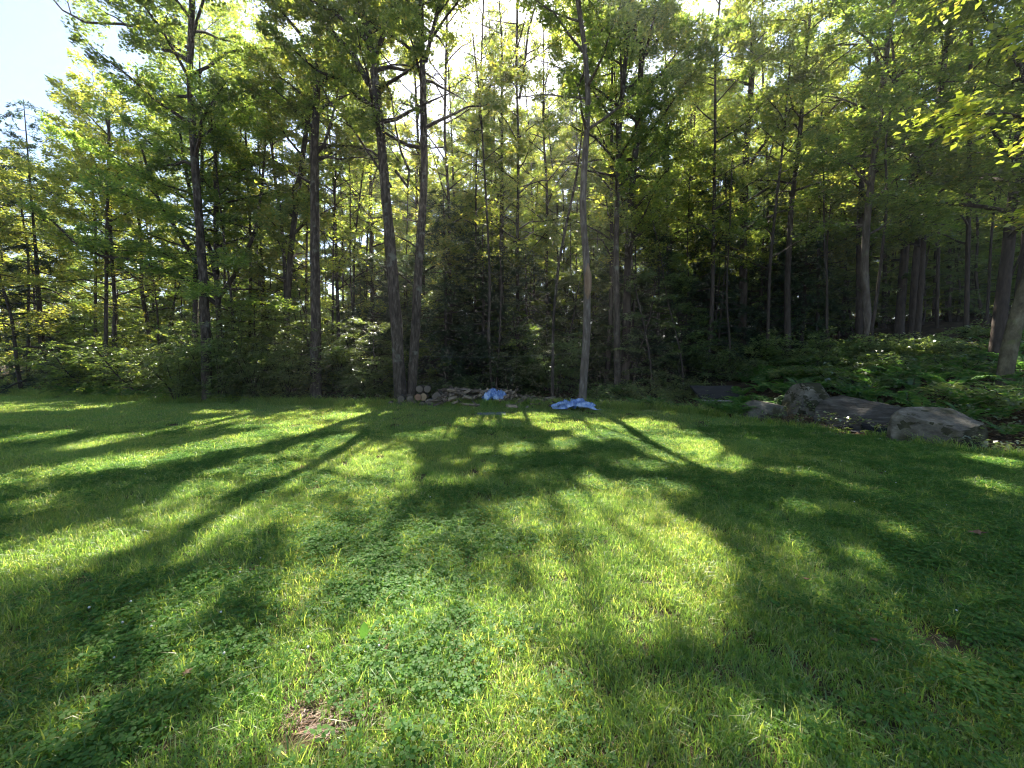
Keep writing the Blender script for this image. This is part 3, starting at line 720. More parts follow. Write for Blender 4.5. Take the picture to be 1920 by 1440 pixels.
SH = 'shrubs along the edge of the lawn'
for i, (u, Y, H, R, lb) in enumerate([
        (335, 14.8, 2.7, 1.3, 'rounded leafy shrub before the tall trunk rising from the shrubs'), (410, 14.8, 3.8, 1.4, 'tallest leafy shrub right of the trunk rising from the shrubs'),
        (478, 14.8, 3.3, 1.3, 'dense leafy shrub midway between the two straight trunks'), (540, 15.0, 2.6, 1.2, 'leafy shrub left of the dark straight trunk'),
        (440, 16.0, 4.4, 1.5, 'tall pale leafy shrub behind the shrubs at the lawn edge'), (640, 15.8, 2.6, 1.2, 'leafy shrub just right of the dark straight trunk'),
        (690, 15.5, 2.0, 1.0, 'low leafy shrub left of the twin trunks'), (545, 16.6, 3.8, 1.5, 'leafy shrub at the foot of the dark V of trunks'),
        (660, 17.4, 3.4, 1.5, 'taller leafy shrub behind the gap left of the twin trunks'), (250, 16.8, 2.8, 1.4, 'dark leafy shrub behind the sunlit fern clump'),
        (130, 18.2, 2.6, 1.5, 'dark leafy shrub at the back of the left lawn corner'), (30, 18.8, 2.0, 1.5, 'dark leafy shrub at the far left edge'),
        (850, 15.6, 1.2, 1.0, 'dark shrub behind the firewood heap'), (960, 15.9, 2.4, 1.1, 'dark shrub behind the tarp on the firewood'), (1040, 15.9, 3.4, 1.2, 'dark shrub behind the dead leaning pole'),
        (1130, 15.2, 0.9, 0.9, 'low dark shrub right of the crooked pale trunk'), (1215, 14.8, 1.0, 1.0, 'low dark shrub between the crooked trunk and the slab'), (1270, 15.4, 1.3, 1.1, 'dark blue-green shrub left above the slab'),
        (1360, 16.0, 1.6, 1.2, 'shaded shrub on the bank right above the slab'), (1400, 17.5, 2.0, 1.3, 'blue-green shrub on the shaded bank'), (1480, 16.5, 1.8, 1.3, 'blue-green shrub high on the bank left of the pale trunk'),
        (1545, 15.6, 1.2, 1.1, 'low shrub on the bank below the row of thin trunks'), (1670, 14.5, 1.0, 1.0, 'low shrub on the bank right of the pale trunk'), (1760, 13.0, 1.0, 1.0, 'low brownish shrub on the bank under the slender trunk'), (1700, 12.0, 0.8, 0.9, 'low shrub just above the long dark boulder'),
        (1900, 8.4, 0.8, 0.8, 'low shrub under the mossy leaning trunk')]):
    p = at(u, 720, Y)
    shrub(p[0], Y, H, R, 800 + i, lb, SH if u < 1130 else 'shrubs on the shaded bank')

rngp = np.random.default_rng(404)
for i in range(16):
    u = rngp.uniform(1420, 1900); Y = rngp.uniform(10.5, 15.5); x = at(u, 720, Y)[0]
    if Y < float(edge_y(x)) + 1.2 or (x < 9.4 and Y < 12.8): continue
    shrub(x, Y, rngp.uniform(0.5, 1.3), rngp.uniform(0.5, 0.9), 860 + i, 'leafy low bush standing among the ferns of the bank', 'bushes among the ferns of the bank', stems=7, per=56)

# ---- the yellow-green branch reaching in at upper right: a tree standing just outside the picture
def near_maple():
    rng = np.random.default_rng(91)
    P = np.array([[8.3, 4.6, zt(8.3, 4.6) - 0.1], [8.2, 4.6, 4], [8.0, 4.7, 9]], float)
    Q, r, V, F = bark_trunk(rng, P, np.array([0.14, 0.1, 0.03]), 10)
    tubes, O, D, L = limb_set(rng, Q, r, 5.6, 2.0, 10, (0.2, 0.9), 3, 0.9)
    for pts in ([(8.2, 4.6, 3.6), (7.0, 4.7, 4.2), (5.9, 4.8, 4.55), (5.0, 4.85, 4.55)], [(8.2, 4.6, 4.2), (7.2, 4.4, 4.9), (6.2, 4.3, 5.2), (5.4, 4.3, 5.15)], [(8.2, 4.6, 3.0), (7.3, 4.9, 3.5), (6.6, 5.0, 3.6)]):
        LP = np.array(pts)
        tubes.append(tube(LP, np.linspace(0.03, 0.006, len(LP)), 6))
        for q in range(22):
            tt = rng.uniform(0.35, 1.0) * (len(LP) - 1.001); a = int(tt); o = LP[a] + (LP[a + 1] - LP[a]) * (tt - a)
            a2 = math.pi + rng.normal(0, 0.8); e2 = rng.normal(-0.15, 0.2)
            d = np.array([math.cos(a2) * math.cos(e2), math.sin(a2) * math.cos(e2), math.sin(e2)])
            O = np.concatenate([O, [o]]); D = np.concatenate([D, [d]]); L = np.append(L, rng.uniform(0.3, 0.6))
            e = o + d * L[-1]
            tubes.append(tube(np.array([o, (o + e) / 2, e]), [0.006, 0.004, 0.002], 3))
    lv = spray_leaves(rng, O, D, L, 30, 0.075, asp=0.6, tilt=0.5, carve=False, tri=False)
    put_tree('maple_tree', 'near branches with yellow-green leaves reaching in at upper right', 'tree', None, (8.3, 4.6, float(zt(8.3, 4.6))), [('trunk', (V, F), M['bark'], True), ('branches', join(tubes), M['bark'], True), ('crown', lv, M['leaf_near'], False)])
near_maple()

# ------------------------------------------------------------------ boulders
def ico(sub=5):
    bm = bmesh.new(); bmesh.ops.create_icosphere(bm, subdivisions=sub, radius=1.0)
    V = np.array([v.co[:] for v in bm.verts]); F = np.array([[v.index for v in f.verts] for f in bm.faces]); bm.free()
    return V, F

def boulder(name, label, center, dims, cuts, seed, mat, rz=0.0, amp=0.06, mossy=None):
    V, F = ico(5)
    V = np.sign(V) * np.abs(V) ** 0.7
    for (n, d) in cuts:
        n = np.array(n, float); n /= np.linalg.norm(n)
        e = V @ n - d
        V = V - np.maximum(e, 0)[:, None] * n[None, :] * 1.0
    off = seed * 7.3
    nz = np.array([mnoise.fractal(Vector((v[0] * 1.6 + off, v[1] * 1.6, v[2] * 1.6)), 0.9, 2.1, 5) for v in V])
    n2 = np.array([mnoise.noise(Vector((v[0] * 6 + off, v[1] * 6, v[2] * 9))) for v in V])
    n3 = np.array([mnoise.noise(Vector((v[0] * 2.3 + off, v[1] * 2.3 + 5, v[2] * 3.5))) for v in V])
    crack = -0.05 * np.clip(1 - np.abs(n3) / 0.05, 0, 1)
    V = V * (1 + 0.5 * amp * nz + 0.012 * n2 + crack)[:, None]
    V = V * np.array(dims) / 2
    o = link(name, mesh_of(name, V, F, mat, True), loc=tuple(center), rot=(0, 0, rz))
    o.data.set_sharp_from_angle(angle=0.5)
    if mossy:
        o.data.materials.append(M['moss_stone'])
        T = V[F]; N = norm(np.cross(T[:, 1] - T[:, 0], T[:, 2] - T[:, 0])); c = T.mean(1)
        jag = np.array([mnoise.noise(Vector(q * 4)) for q in c]) * 0.35
        o.data.polygons.foreach_set('material_index', (N @ norm(np.array([mossy], float))[0] + jag > 0.6).astype(np.int32))
    return tag(o, label, 'boulder', 'boulders round the fire pit')

def stand(u, v, Y=None):
    p = gp(u, v); 
    return p
p = gp(1440, 786); p[0] = at(1440, 720, p[1] + 0.35)[0]; boulder('boulder', 'small low grey boulder at the end of the row, nearest the slab', (p[0], p[1] + 0.35, 0.13), (1.3, 0.95, 0.86), [((-0.6, -0.35, 0.8), 0.42), ((0.1, -0.95, 0.35), 0.5), ((0.25, -0.1, 1), 0.62), ((1, -0.1, 0.1), 0.72), ((-0.3, -0.9, -0.2), 0.6)], 1, M['stone'], 0.15)
p = gp(1527, 787); p[0] = at(1527, 720, p[1] + 0.45)[0]; boulder('boulder', 'tall rounded grey boulder with a mossy top', (p[0], p[1] + 0.45, 0.30), (1.5, 1.2, 1.36), [((-0.35, -0.85, 0.35), 0.68), ((0.75, -0.5, 0.5), 0.62), ((-0.85, 0, 0.35), 0.74), ((0.9, 0, -0.1), 0.82), ((0.1, -0.3, 1), 0.86), ((0.35, -0.9, -0.1), 0.72)], 2, M['stone'], 0.0, 0.05, mossy=(-0.1, -0.35, 1.0))
p = gp(1665, 812); p[0] = at(1665, 720, p[1] + 0.6)[0]; boulder('boulder', 'long dark slab-like boulder sloping down behind the charred logs', (p[0] + 0.05, p[1] + 0.6, 0.16), (2.85, 1.5, 1.5), [((0.42, 0.0, 0.9), 0.50), ((0.05, -0.78, 0.62), 0.42), ((-0.45, -0.35, 0.75), 0.58), ((-0.9, -0.3, 0.35), 0.70), ((0.1, -1, -0.1), 0.6)], 3, M['stone_dark'], -0.16, 0.055)
p = gp(1795, 848); p[0] = at(1795, 720, p[1] + 0.5)[0]; boulder('boulder', 'flat-topped pale boulder with a mossy front, largest at right', (p[0] - 0.02, p[1] + 0.5, 0.16), (1.75, 1.3, 1.3), [((0.05, -0.42, 1), 0.42), ((-0.7, -0.72, 0.12), 0.44), ((0.55, -0.83, 0.1), 0.36), ((0.95, 0.05, 0.3), 0.68), ((-0.2, -0.9, 0.45), 0.56)], 4, M['stone'], -0.15, 0.05, mossy=(0.5, -0.86, 0.0))

# ------------------------------------------------------------------ fire pit leavings
rng = np.random.default_rng(31)
p = gp(1640, 808)
V = []; n = 28
ringV = [[p[0], p[1], 0.03]]; 
for i in range(n):
    a = i / n * 6.283; rr = 1 + 0.18 * math.sin(3 * a + 1) + rng.normal(0, 0.05)
    ringV.append([p[0] + 0.95 * rr * math.cos(a), p[1] + 0.5 * rr * math.sin(a) - 0.12 * math.cos(a), 0.012])
me = mesh_of('ash_bed', np.array(ringV) - p, np.array([[0, i + 1, (i + 1) % n + 1] for i in range(n)]), M['ash'])
tag(link('ash_bed', me, loc=tuple(p + [0, 0, 0.012])), 'black bed of ash in front of the long dark boulder', 'ash', kind='stuff')

def stick_mesh(name, ln, r, mat, seed, sides=6, wedge=False):
    rg = np.random.default_rng(seed)
    if wedge:
        a = np.array([rg.uniform(-0.3, 0.3), 2.1 + rg.uniform(-0.4, 0.4), 4.2 + rg.uniform(-0.4, 0.4)] if rg.random() < 0.6 else [0.2, 1.6, 3.2, 4.8])
        k = len(a); rad = rg.uniform(0.8, 1.2, k) * r
    else:
        k = sides; a = np.arange(k) * 6.283 / k; rad = rg.uniform(0.85, 1.15, k) * r
    V = []
    for x in (-0.5, -0.15, 0.2, 0.5):
        w = 1 + rg.normal(0, 0.06)
        off = rg.normal(0, 0.06 * r, 2)
        for q in range(k):
            V.append([x * ln + (rg.normal(0, 0.02 * ln) if abs(x) == 0.5 else 0), math.cos(a[q]) * rad[q] * w + off[0], math.sin(a[q]) * rad[q] * w + off[1]])
    F = [[i * k + q, i * k + (q + 1) % k, (i + 1) * k + (q + 1) % k, (i + 1) * k + q] for i in range(3) for q in range(k)]
    V = np.array(V)
    bm = bmesh.new(); vs = [bm.verts.new(v) for v in V]
    for f in F: bm.faces.new([vs[i] for i in f])
    bm.faces.new([vs[i] for i in range(k)][::-1]); bm.faces.new([vs[3 * k + i] for i in range(k)])
    bmesh.ops.recalc_face_normals(bm, faces=bm.faces)
    me = bpy.data.meshes.new(name); bm.to_mesh(me); bm.free(); me.materials.append(mat)
    return me
chars = [stick_mesh('charred_log', 0.42, 0.055, M['char'], 40 + i, wedge=(i % 2 == 0)) for i in range(4)]
for i in range(16):
    a = rng.random() * 6.28; rr = math.sqrt(rng.random())
    tag(link('charred_log', chars[i % 4], loc=(p[0] + 0.8 * rr * math.cos(a), p[1] + 0.36 * rr * math.sin(a), 0.06 + 0.05 * (1 - rr)), rot=(rng.random() * 6, rng.normal(0, 0.12), rng.normal(0, 0.6)), scale=(rng.uniform(0.5, 1.1),) * 3),
        'burnt black piece of wood on the ash in front of the boulders', 'charred wood', 'burnt wood on the ash bed')

# ------------------------------------------------------------------ flat slab, plank, wire, paving stone
def box_mesh(name, sx, sy, sz, mat, bev=0.01, seed=0, jit=0.0):
    bm = bmesh.new(); bmesh.ops.create_cube(bm, size=1)
    for v in bm.verts: v.co = (v.co.x * sx, v.co.y * sy, v.co.z * sz)
    if jit:
        bmesh.ops.subdivide_edges(bm, edges=bm.edges[:], cuts=5, use_grid_fill=True)
        for v in bm.verts: v.co += mnoise.noise_vector(v.co * 3 + Vector((seed, 0, 0))) * jit
    else:
        bmesh.ops.bevel(bm, geom=bm.edges[:], offset=bev, segments=2, affect='EDGES')
    me = bpy.data.meshes.new(name); bm.to_mesh(me); bm.free(); me.materials.append(mat)
    return me
s0 = gp(1358, 764)
z0 = float(zt(s0[0], s0[1]))
t = thing('board_platform', (s0[0], s0[1] + 0.4, z0), 'dark weathered board leaning over a pale plank in the shade', 'platform')
link('board', box_mesh('board', 1.55, 0.95, 0.06, M['slab'], 0.01, 3, 0.012), t, (0.05, 0.18, 0.36), (math.radians(24), 0, 0.02))
link('plank', box_mesh('plank', 1.35, 0.10, 0.045, M['plank']), t, (-0.18, -0.34, 0.125), (0, 0.03, 0.03))
for sx in (-0.6, 0.55):
    link('support_block', box_mesh('support_block', 0.16, 0.6, 0.16, M['slab']), t, (sx, 0.0, 0.03))

pw = [at(774, 667, 14.2), at(930, 668.5, 14.1), at(1092, 661, 13.85)]
w_ = np.array([(1 - s) * pw[0] + s * pw[2] - np.array([0, 0, 0.10 * 4 * s * (1 - s)]) for s in np.linspace(0, 1, 14)])
tag(link('line', mesh_of('line', *tube(w_, np.full(14, 0.0016), 5), M['wire'], True)), 'thin pale line stretched between the twin trunks and the crooked trunk', 'line')

f0 = gp(922, 777)
fo = link('paving_stone', box_mesh('paving_stone', 0.85, 0.5, 0.05, M['flat_stone'], 0.015, 5, 0.015), loc=(f0[0], f0[1], float(zt(f0[0], f0[1])) + 0.012), rot=(0, 0, 0.1))
tag(fo, 'flat grey stone lying in the grass below the firewood', 'paving stone')

# ------------------------------------------------------------------ log stack
def log_thing(u, v, rpx, Y, mat, label, seed, ln=0.42):
    rg = np.random.default_rng(seed)
    c = at(u, v, Y); r = rpx * Y / FPX
    k = 18; a = np.arange(k) * 6.283 / k
    prof = r * (1 + 0.05 * np.sin(2 * a + rg.random() * 6) + 0.03 * np.sin(5 * a + rg.random() * 6))
    rows = []
    for yy, s in ((0.0, 0.985), (0.012, 1.0), (ln * 0.5, 1.02), (ln, 0.99)):
        rows.append(np.column_stack([np.cos(a) * prof * s, np.full(k, yy), np.sin(a) * prof * s]))
    V = np.concatenate(rows)
    F = np.array([[i * k + q, i * k + (q + 1) % k, (i + 1) * k + (q + 1) % k, (i + 1) * k + q] for i in range(3) for q in range(k)])
    t = thing('log', tuple(c), label, 'log', 'round logs stacked at the foot of the twin trunks')
    t.rotation_euler = (0, 0, rg.normal(0, 0.1))
    link('bark', mesh_of('bark', V, F, M['bark'], True), t)
    fv = np.concatenate([[[0, -0.004, 0]], np.column_stack([np.cos(a) * prof * 0.93, np.full(k, -0.003), np.sin(a) * prof * 0.93]), np.column_stack([np.cos(a) * prof * 0.985, np.zeros(k), np.sin(a) * prof * 0.985])])
    ff = [[0, 1 + q, 1 + (q + 1) % k] for q in range(k)] + [[1 + q, 1 + k + q, 1 + (q + 1) % k] for q in range(k)] + [[1 + (q + 1) % k, 1 + k + q, 1 + k + (q + 1) % k] for q in range(k)]
    link('cut_end', mesh_of('cut_end', fv, np.array(ff), mat), t)
    return t
for i, (cx, cy, r, mt, lb) in enumerate([
        (60, 268, 30, 'end_grey', 'dark round log at the outer left end of the stack'), (122, 270, 30, 'end_grey', 'second bottom log from the left end of the stack'), (190, 271, 31, 'end_grey', 'third bottom log from the left end of the stack'),
        (262, 270, 34, 'end_grey', 'bottom log under the orange-ended log'), (328, 272, 30, 'end_grey', 'bottom log under the bright tan-ended log'), (388, 252, 36, 'end_grey', 'log leaning between the tan-ended log and the largest log'),
        (145, 222, 31, 'end_grey', 'grey-ended log at the left of the second layer'), (225, 222, 32, 'end_grey', 'grey-ended log left of the orange-ended log'), (291, 205, 30, 'end_orange', 'log with an orange-brown cut end'),
        (335, 203, 32, 'end_tan', 'log with the brightest tan cut end'), (452, 206, 42, 'end_grey', 'largest log, at the right end of the stack'), (303, 135, 31, 'end_grey', 'topmost grey-ended log of the stack'), (370, 134, 30, 'end_grey', 'dark log beside the topmost log')]):
    log_thing(720 + cx / 4.571, 700 + cy / 4.571, r / 4.571, 13.38 + (0.03 * i) % 0.12, M[mt], lb, 70 + i)

# ------------------------------------------------------------------ firewood heap
rng = np.random.default_rng(77)
splits = [stick_mesh('split_log', 0.46, 0.05, M['split_fresh' if i in (2, 5) else 'split'], 100 + i, wedge=True) for i in range(8)]
fresh = [stick_mesh('split_log', 0.40, 0.05, M['split_fresh'], 120 + i, wedge=True) for i in range(3)]
xa, xb = at(815, 750, 13.9)[0], at(1000, 750, 13.9)[0]
def heap_h(f): return 0.56 * (1 - 0.25 * f) * min(1, 5 * f + 0.5) * (1 if f < 0.75 else max(0.25, 1 - (f - 0.75) * 3))
for i in range(150):
    f = rng.random(); x = xa + (xb - xa) * f
    y = 13.9 + rng.normal(0, 0.28)
    hmax = heap_h(f) * max(0.05, 1 - ((y - 13.9) / 0.75) ** 2)
    z = 0.05 + hmax * rng.random() ** 0.6
    tag(link('split_log', splits[i % 8], loc=(x, y, z + float(zt(x, y))), rot=(rng.random() * 6.28, rng.normal(0, 0.3), rng.uniform(-1.5, 1.5)), scale=(rng.uniform(0.75, 1.2), rng.uniform(0.8, 1.3), rng.uniform(0.8, 1.3))),
        'split grey log lying in the firewood heap between the log stack and the tarp', 'firewood', 'split logs of the firewood heap')
xc, xd = at(985, 765, 13.7)[0], at(1048, 765, 13.7)[0]
for i in range(34):
    x = rng.uniform(xc, xd); y = 13.7 + rng.normal(0, 0.25)
    tag(link('split_log', splits[i % 8], loc=(x, y, 0.06 + 0.12 * rng.random() + float(zt(x, y))), rot=(rng.random() * 6.28, rng.normal(0, 0.2), rng.uniform(-1.5, 1.5)), scale=(0.9, 0.85, 0.85)),
        'split log in the low scatter between the two blue tarps', 'firewood', 'split logs scattered between the tarps')
for i, (u, v, rz, s, lb) in enumerate([(862, 762, -0.5, 1.3, 'long pale split log sloping down the front of the heap'), (883, 764, 0.05, 1.6, 'long pale split log lying flat along the front of the heap'), (948, 763, 0.1, 1.2, 'pale split log in front of the blue tarp'),
                                       (958, 765, 0.4, 0.9, 'short pale split log below the blue tarp'), (962, 767, -0.3, 0.8, 'pale splinter at the grass below the blue tarp'), (838, 752, -0.6, 1.0, 'pale split log beside the largest round log')]):
    q = gp(u, v); tag(link('split_log', fresh[i % 3], loc=(q[0], min(q[1], 13.45), 0.08 + float(zt(q[0], q[1]))), rot=(i * 1.3, 0.05, rz), scale=(s, 1, 1)), lb, 'firewood', 'pale split logs in front of the heap')

# ------------------------------------------------------------------ blue tarps
def tarp(name, label, c, sx, sy, h, seed, rz=0.0, n=72, dent=0.0):
    g = np.linspace(-1, 1, n)
    X, Yg = np.meshgrid(g, g)
    R2 = np.sqrt(X ** 2 + Yg ** 2)
    ang = np.arctan2(Yg, X)
    out = 1 + 0.22 * np.sin(3 * ang + seed) + 0.13 * np.sin(7 * ang + 2 * seed)
    Z = np.zeros_like(X); DX = np.zeros_like(X); DY = np.zeros_like(X)
    for i in range(n):
        for j in range(n):
            v = Vector((X[i, j] * 1.5 + seed * 3, Yg[i, j] * 1.5, seed))
            a = 1 - abs(mnoise.noise(v * 1.6)) * 2
            b = 1 - abs(mnoise.noise(v * 3.7 + Vector((9, 2, 4)))) * 2
            c3 = 1 - abs(mnoise.noise(v * 8.0 + Vector((3, 7, 1)))) * 2
            Z[i, j] = 0.5 * a + 0.42 * b + 0.26 * c3
            w = mnoise.noise_vector(v * 1.3); DX[i, j], DY[i, j] = w.x, w.y
    dome = np.clip(1 - (R2 / 1.15) ** 2, 0, 1) ** 0.6
    Zf = h * (dome * (0.38 + 0.75 * Z) * (1 - dent * np.exp(-((X - 0.1) / 0.55) ** 2 - ((Yg + 0.15) / 0.4) ** 2)) + 0.08 * Z) 
    Zf = np.maximum(Zf, 0.012 + 0.02 * (Z + 1))
    V = np.stack([X * out * sx * 0.5 * (1 - 0.12 * R2) + DX * 0.12 * sx, Yg * out * sy * 0.5 * (1 - 0.12 * R2) + DY * 0.12 * sy, Zf], -1).reshape(-1, 3)
    i, j = np.meshgrid(np.arange(n - 1), np.arange(n - 1)); a = (j * n + i).ravel()
    F = np.stack([a, a + 1, a + n + 1, a + n], -1)
    o = link(name, mesh_of(name, V, F, M['tarp'], True), loc=tuple(c), rot=(0, 0, rz))
    md = o.modifiers.new('thickness', 'SOLIDIFY'); md.thickness = 0.004
    return tag(o, label, 'tarp', 'blue tarps by the firewood')
q = at(926, 752, 13.75); tarp('tarp', 'crumpled blue tarp thrown over the firewood heap', (q[0], 13.7, q[2] - 0.03), 0.92, 0.65, 0.40, 1.7)
q = at(912, 742, 13.9); 
q = gp(1081, 771); tarp('tarp', 'flattened blue tarp lying on the ground before the crooked trunk', (q[0], q[1] + 0.3, float(zt(q[0], q[1])) + 0.03), 1.4, 0.7, 0.34, 4.2, 0.05, dent=0.75)
q = at(1050, 752, 13.9); tag(link('wooden_board', box_mesh('wooden_board', 0.9, 0.12, 0.03, M['plank']), loc=(q[0], 13.8, q[2]), rot=(0, 0.06, 0.1)), 'pale board sticking out behind the flattened blue tarp', 'board')

# ------------------------------------------------------------------ ferns
def fern_mesh(seed, nf=9, ln=0.62, lush=1.0):
    rg = np.random.default_rng(seed)
    parts = []
    for i in range(nf):
        az = i * 6.283 / nf + rg.normal(0, 0.25); l = ln * rg.uniform(0.75, 1.15); el = rg.uniform(0.95, 1.3)
        t = np.linspace(0.0, 1, 17)
        hx = l * (t * math.cos(el) + 0.38 * t ** 2.4); hz = l * (t * math.sin(el) - 0.36 * t ** 2.8)
        P = np.column_stack([math.cos(az) * hx, math.sin(az) * hx, hz])
        T = np.gradient(P, axis=0); T = norm(T)
        lat = np.array([-math.sin(az), math.cos(az), 0.0])
        for s in (-1, 1):
            m = 14
            C0 = P[3:]; tt = t[3:]
            w = l * 0.2 * np.sin(np.pi * np.clip(tt * 0.86 + 0.06, 0, 1)) ** 0.7 + 0.012
            D = lat[None, :] * s * 0.95 + T[3:] * 0.35 + rg.normal(0, 0.08, (len(tt), 3)); D = norm(D); D[:, 2] -= 0.15
            C = C0 + D * (w * 0.5)[:, None]
            N = np.cross(np.repeat(lat[None, :], len(tt), 0), T[3:]); N = norm(-N); N[:, 2] = np.abs(N[:, 2])
            parts.append(leaf_quads(C, D, N, w, 0.42, 0.04))
    return join(parts)
FM = [mesh_of('fern', *fern_mesh(900 + i, 8 + i % 3, 0.6 + 0.05 * i), M['fern']) for i in range(5)]
rng = np.random.default_rng(12)
cnt = 0; tries = 0
FERN_B = []
while cnt < 105 and tries < 4000:
    tries += 1
    u = rng.uniform(1385, 1915); Y = rng.uniform(7.2, 16.5)
    x = at(u, 720, Y)[0]
    if Y < float(edge_y(x)) + 0.35 or (x < 9.4 and Y < 11.3): continue
    if (Y > 13 and u > 1600): continue
    if any((x - a) ** 2 + (Y - b) ** 2 < 0.2 for a, b in FERN_B): continue
    FERN_B.append((x, Y))
    s = rng.uniform(0.7, 1.2)
    o = link('fern', FM[cnt % 5], loc=(x, Y, float(zt(x, Y)) - 0.02), rot=(rng.normal(0, 0.1), rng.normal(0, 0.1), rng.random() * 6.28), scale=(s, s, s))
    tag(o, 'green fern growing in the fern bed on the bank behind the boulders', 'fern', 'ferns on the bank'); cnt += 1
q = at(1622, 748, 10.6); tag(link('fern', FM[2], loc=(q[0], 10.6, float(zt(q[0], 10.6))), rot=(0.1, 0, 1.0), scale=(1.2, 1.2, 1.2)), 'pale arching fern in the gap between the tall and the long boulder', 'fern')
for i in range(34):
    u = rng.uniform(80, 330); x = at(u, 740, 15.6)[0]; y = float(edge_y(x)) + rng.uniform(0.1, 1.3)
    s = rng.uniform(0.8, 1.3)
    tag(link('fern', FM[i % 5], loc=(x, y, float(zt(x, y))), rot=(0, rng.normal(0, 0.1), rng.random() * 6.28), scale=(s, s, s)), 'fern in the clump at the lawn edge under the dense woods at left', 'fern', 'ferns at the left lawn edge')
for i in range(14):
    u = rng.uniform(1110, 1300); x = at(u, 740, 14)[0]; y = float(edge_y(x)) + rng.uniform(0.2, 1.4); s = rng.uniform(0.6, 0.9)
    tag(link('fern', FM[i % 5], loc=(x, y, float(zt(x, y))), rot=(0, 0, rng.random() * 6.28), scale=(s, s, s)), 'small fern at the lawn edge between the crooked trunk and the slab', 'fern', 'small ferns between trunk and slab')

# ------------------------------------------------------------------ ground cover and litter in the woods
def scatter_wood(n, umin, umax, dmax, rng, dmin=0.05):
    u = rng.uniform(umin, umax, n); Y = rng.uniform(6, 24, n)
    x = (u - 960) / FPX * Y
    e = edge_y(x); d = Y - e
    k = (d > dmin) & (d < dmax)
    return x[k], Y[k]
rng = np.random.default_rng(21)
x, y = scatter_wood(90000, -60, 1990, 9.0, rng, -0.1)
C = np.column_stack([x, y, zt(x, y) + 0.0 + rng.random(len(x)) * 0.03])
tag(link('leaf_litter', mesh_of('leaf_litter', *leaf_quads(C, rng.normal(0, 1, (len(x), 3)) * [1, 1, 0.15], np.array([0, 0, 1.0]) + rng.normal(0, 0.35, (len(x), 3)), rng.uniform(0.05, 0.11, len(x)), 0.6), M['litter'])), 'brown dead leaves covering the ground under the trees', 'leaf litter', kind='stuff')
x, y = scatter_wood(5200, -60, 1990, 5.0, rng, 0.0)
nl = 11
idx = np.repeat(np.arange(len(x)), nl)
hh = rng.uniform(0.08, 0.42, len(x))[idx] * smooth(-0.2, 0.8, (y - edge_y(x)))[idx]
C = np.column_stack([x[idx] + rng.normal(0, 0.09, len(idx)), y[idx] + rng.normal(0, 0.09, len(idx)), np.zeros(len(idx))]); C[:, 2] = zt(C[:, 0], C[:, 1]) + hh * rng.uniform(0.5, 1.0, len(idx))
tag(link('ground_cover', mesh_of('ground_cover', *leaf_quads(C, rng.normal(0, 1, (len(idx), 3)) * [1, 1, 0.3], np.array([0, 0, 1.0]) + rng.normal(0, 0.35, (len(idx), 3)), rng.uniform(0.05, 0.10, len(idx)), 0.6), M['leaf_under'])), 'low green plants covering the ground at the edge of the woods', 'ground cover', kind='stuff')

# ------------------------------------------------------------------ lawn grass (instanced patches)
def blade_patch(seed, nb, rad, hmin, hmax, w, lean=0.6):
    rg = np.random.default_rng(seed)
    rr = rad * np.sqrt(rg.random(nb)); a = rg.random(nb) * 6.283
    B = np.column_stack([rr * np.cos(a), rr * np.sin(a), np.full(nb, -0.005)])
    h = rg.uniform(hmin, hmax, nb) * np.where(rg.random(nb) < 0.06, 1.5, 1)
    az = rg.random(nb) * 6.283; ln = np.abs(rg.normal(lean, 0.35, nb))
    D = np.column_stack([np.cos(az), np.sin(az), np.zeros(nb)])
    az2 = rg.random(nb) * 6.283
    L = np.column_stack([np.cos(az2), np.sin(az2), np.zeros(nb)])
    ww = (w * rg.uniform(0.6, 1.4, nb))[:, None]
    m = B + D * (h * ln * 0.28)[:, None]; m[:, 2] += h * 0.55
    tip = B + D * (h * ln * 0.95)[:, None]; tip[:, 2] += h * (1 - 0.35 * np.minimum(ln, 1.3))
    V = np.stack([B - L * ww * 0.5, B + L * ww * 0.5, m + L * ww * 0.42, m - L * ww * 0.42, tip], 1).reshape(-1, 3)
    o = np.arange(nb)[:, None] * 5
    F = np.concatenate([o + [[0, 1, 2]], o + [[0, 2, 3]], o + [[3, 2, 4]]], 1).reshape(-1, 3)
    return V, F
def clover_patch(seed, n, rad):
    rg = np.random.default_rng(seed)
    rr = rad * np.sqrt(rg.random(n)); a = rg.random(n) * 6.283
    C = np.column_stack([rr * np.cos(a), rr * np.sin(a), rg.uniform(0.025, 0.07, n)])
    parts = []
    a0 = rg.random(n) * 6.28; tilt = rg.normal(0, 0.28, (n, 3))
    for q in range(3):
        ang = a0 + q * 2.094
        D = np.column_stack([np.cos(ang), np.sin(ang), rg.normal(0.05, 0.2, n)]); s = rg.uniform(0.014, 0.024, n)
        parts.append(leaf_quads(C + D * (s * 0.55)[:, None], D, np.array([[0, 0, 1.0]]) + tilt, s, 0.85, 0.05))
    return join(parts)
patches = bpy.data.collections.new('lawn_patches')
for i in range(6): patches.objects.link(bpy.data.objects.new('patch_a%d' % i, mesh_of('grass_patch', *blade_patch(300 + i, 420, 0.17, 0.035, 0.085, 0.0042, 0.75), M['grass'])))
for i in range(3): patches.objects.link(bpy.data.objects.new('patch_b%d' % i, mesh_of('clover_patch', *clover_patch(320 + i, 80, 0.17), M['clover'])))
for i in range(3): patches.objects.link(bpy.data.objects.new('patch_c%d' % i, mesh_of('tuft', *blade_patch(340 + i, 34, 0.05, 0.08, 0.15, 0.005, 0.8), M['grass'])))
for i in range(3): patches.objects.link(bpy.data.objects.new('patch_d%d' % i, mesh_of('far_patch', *blade_patch(360 + i, 300, 0.30, 0.04, 0.085, 0.010, 0.7), M['grass'])))

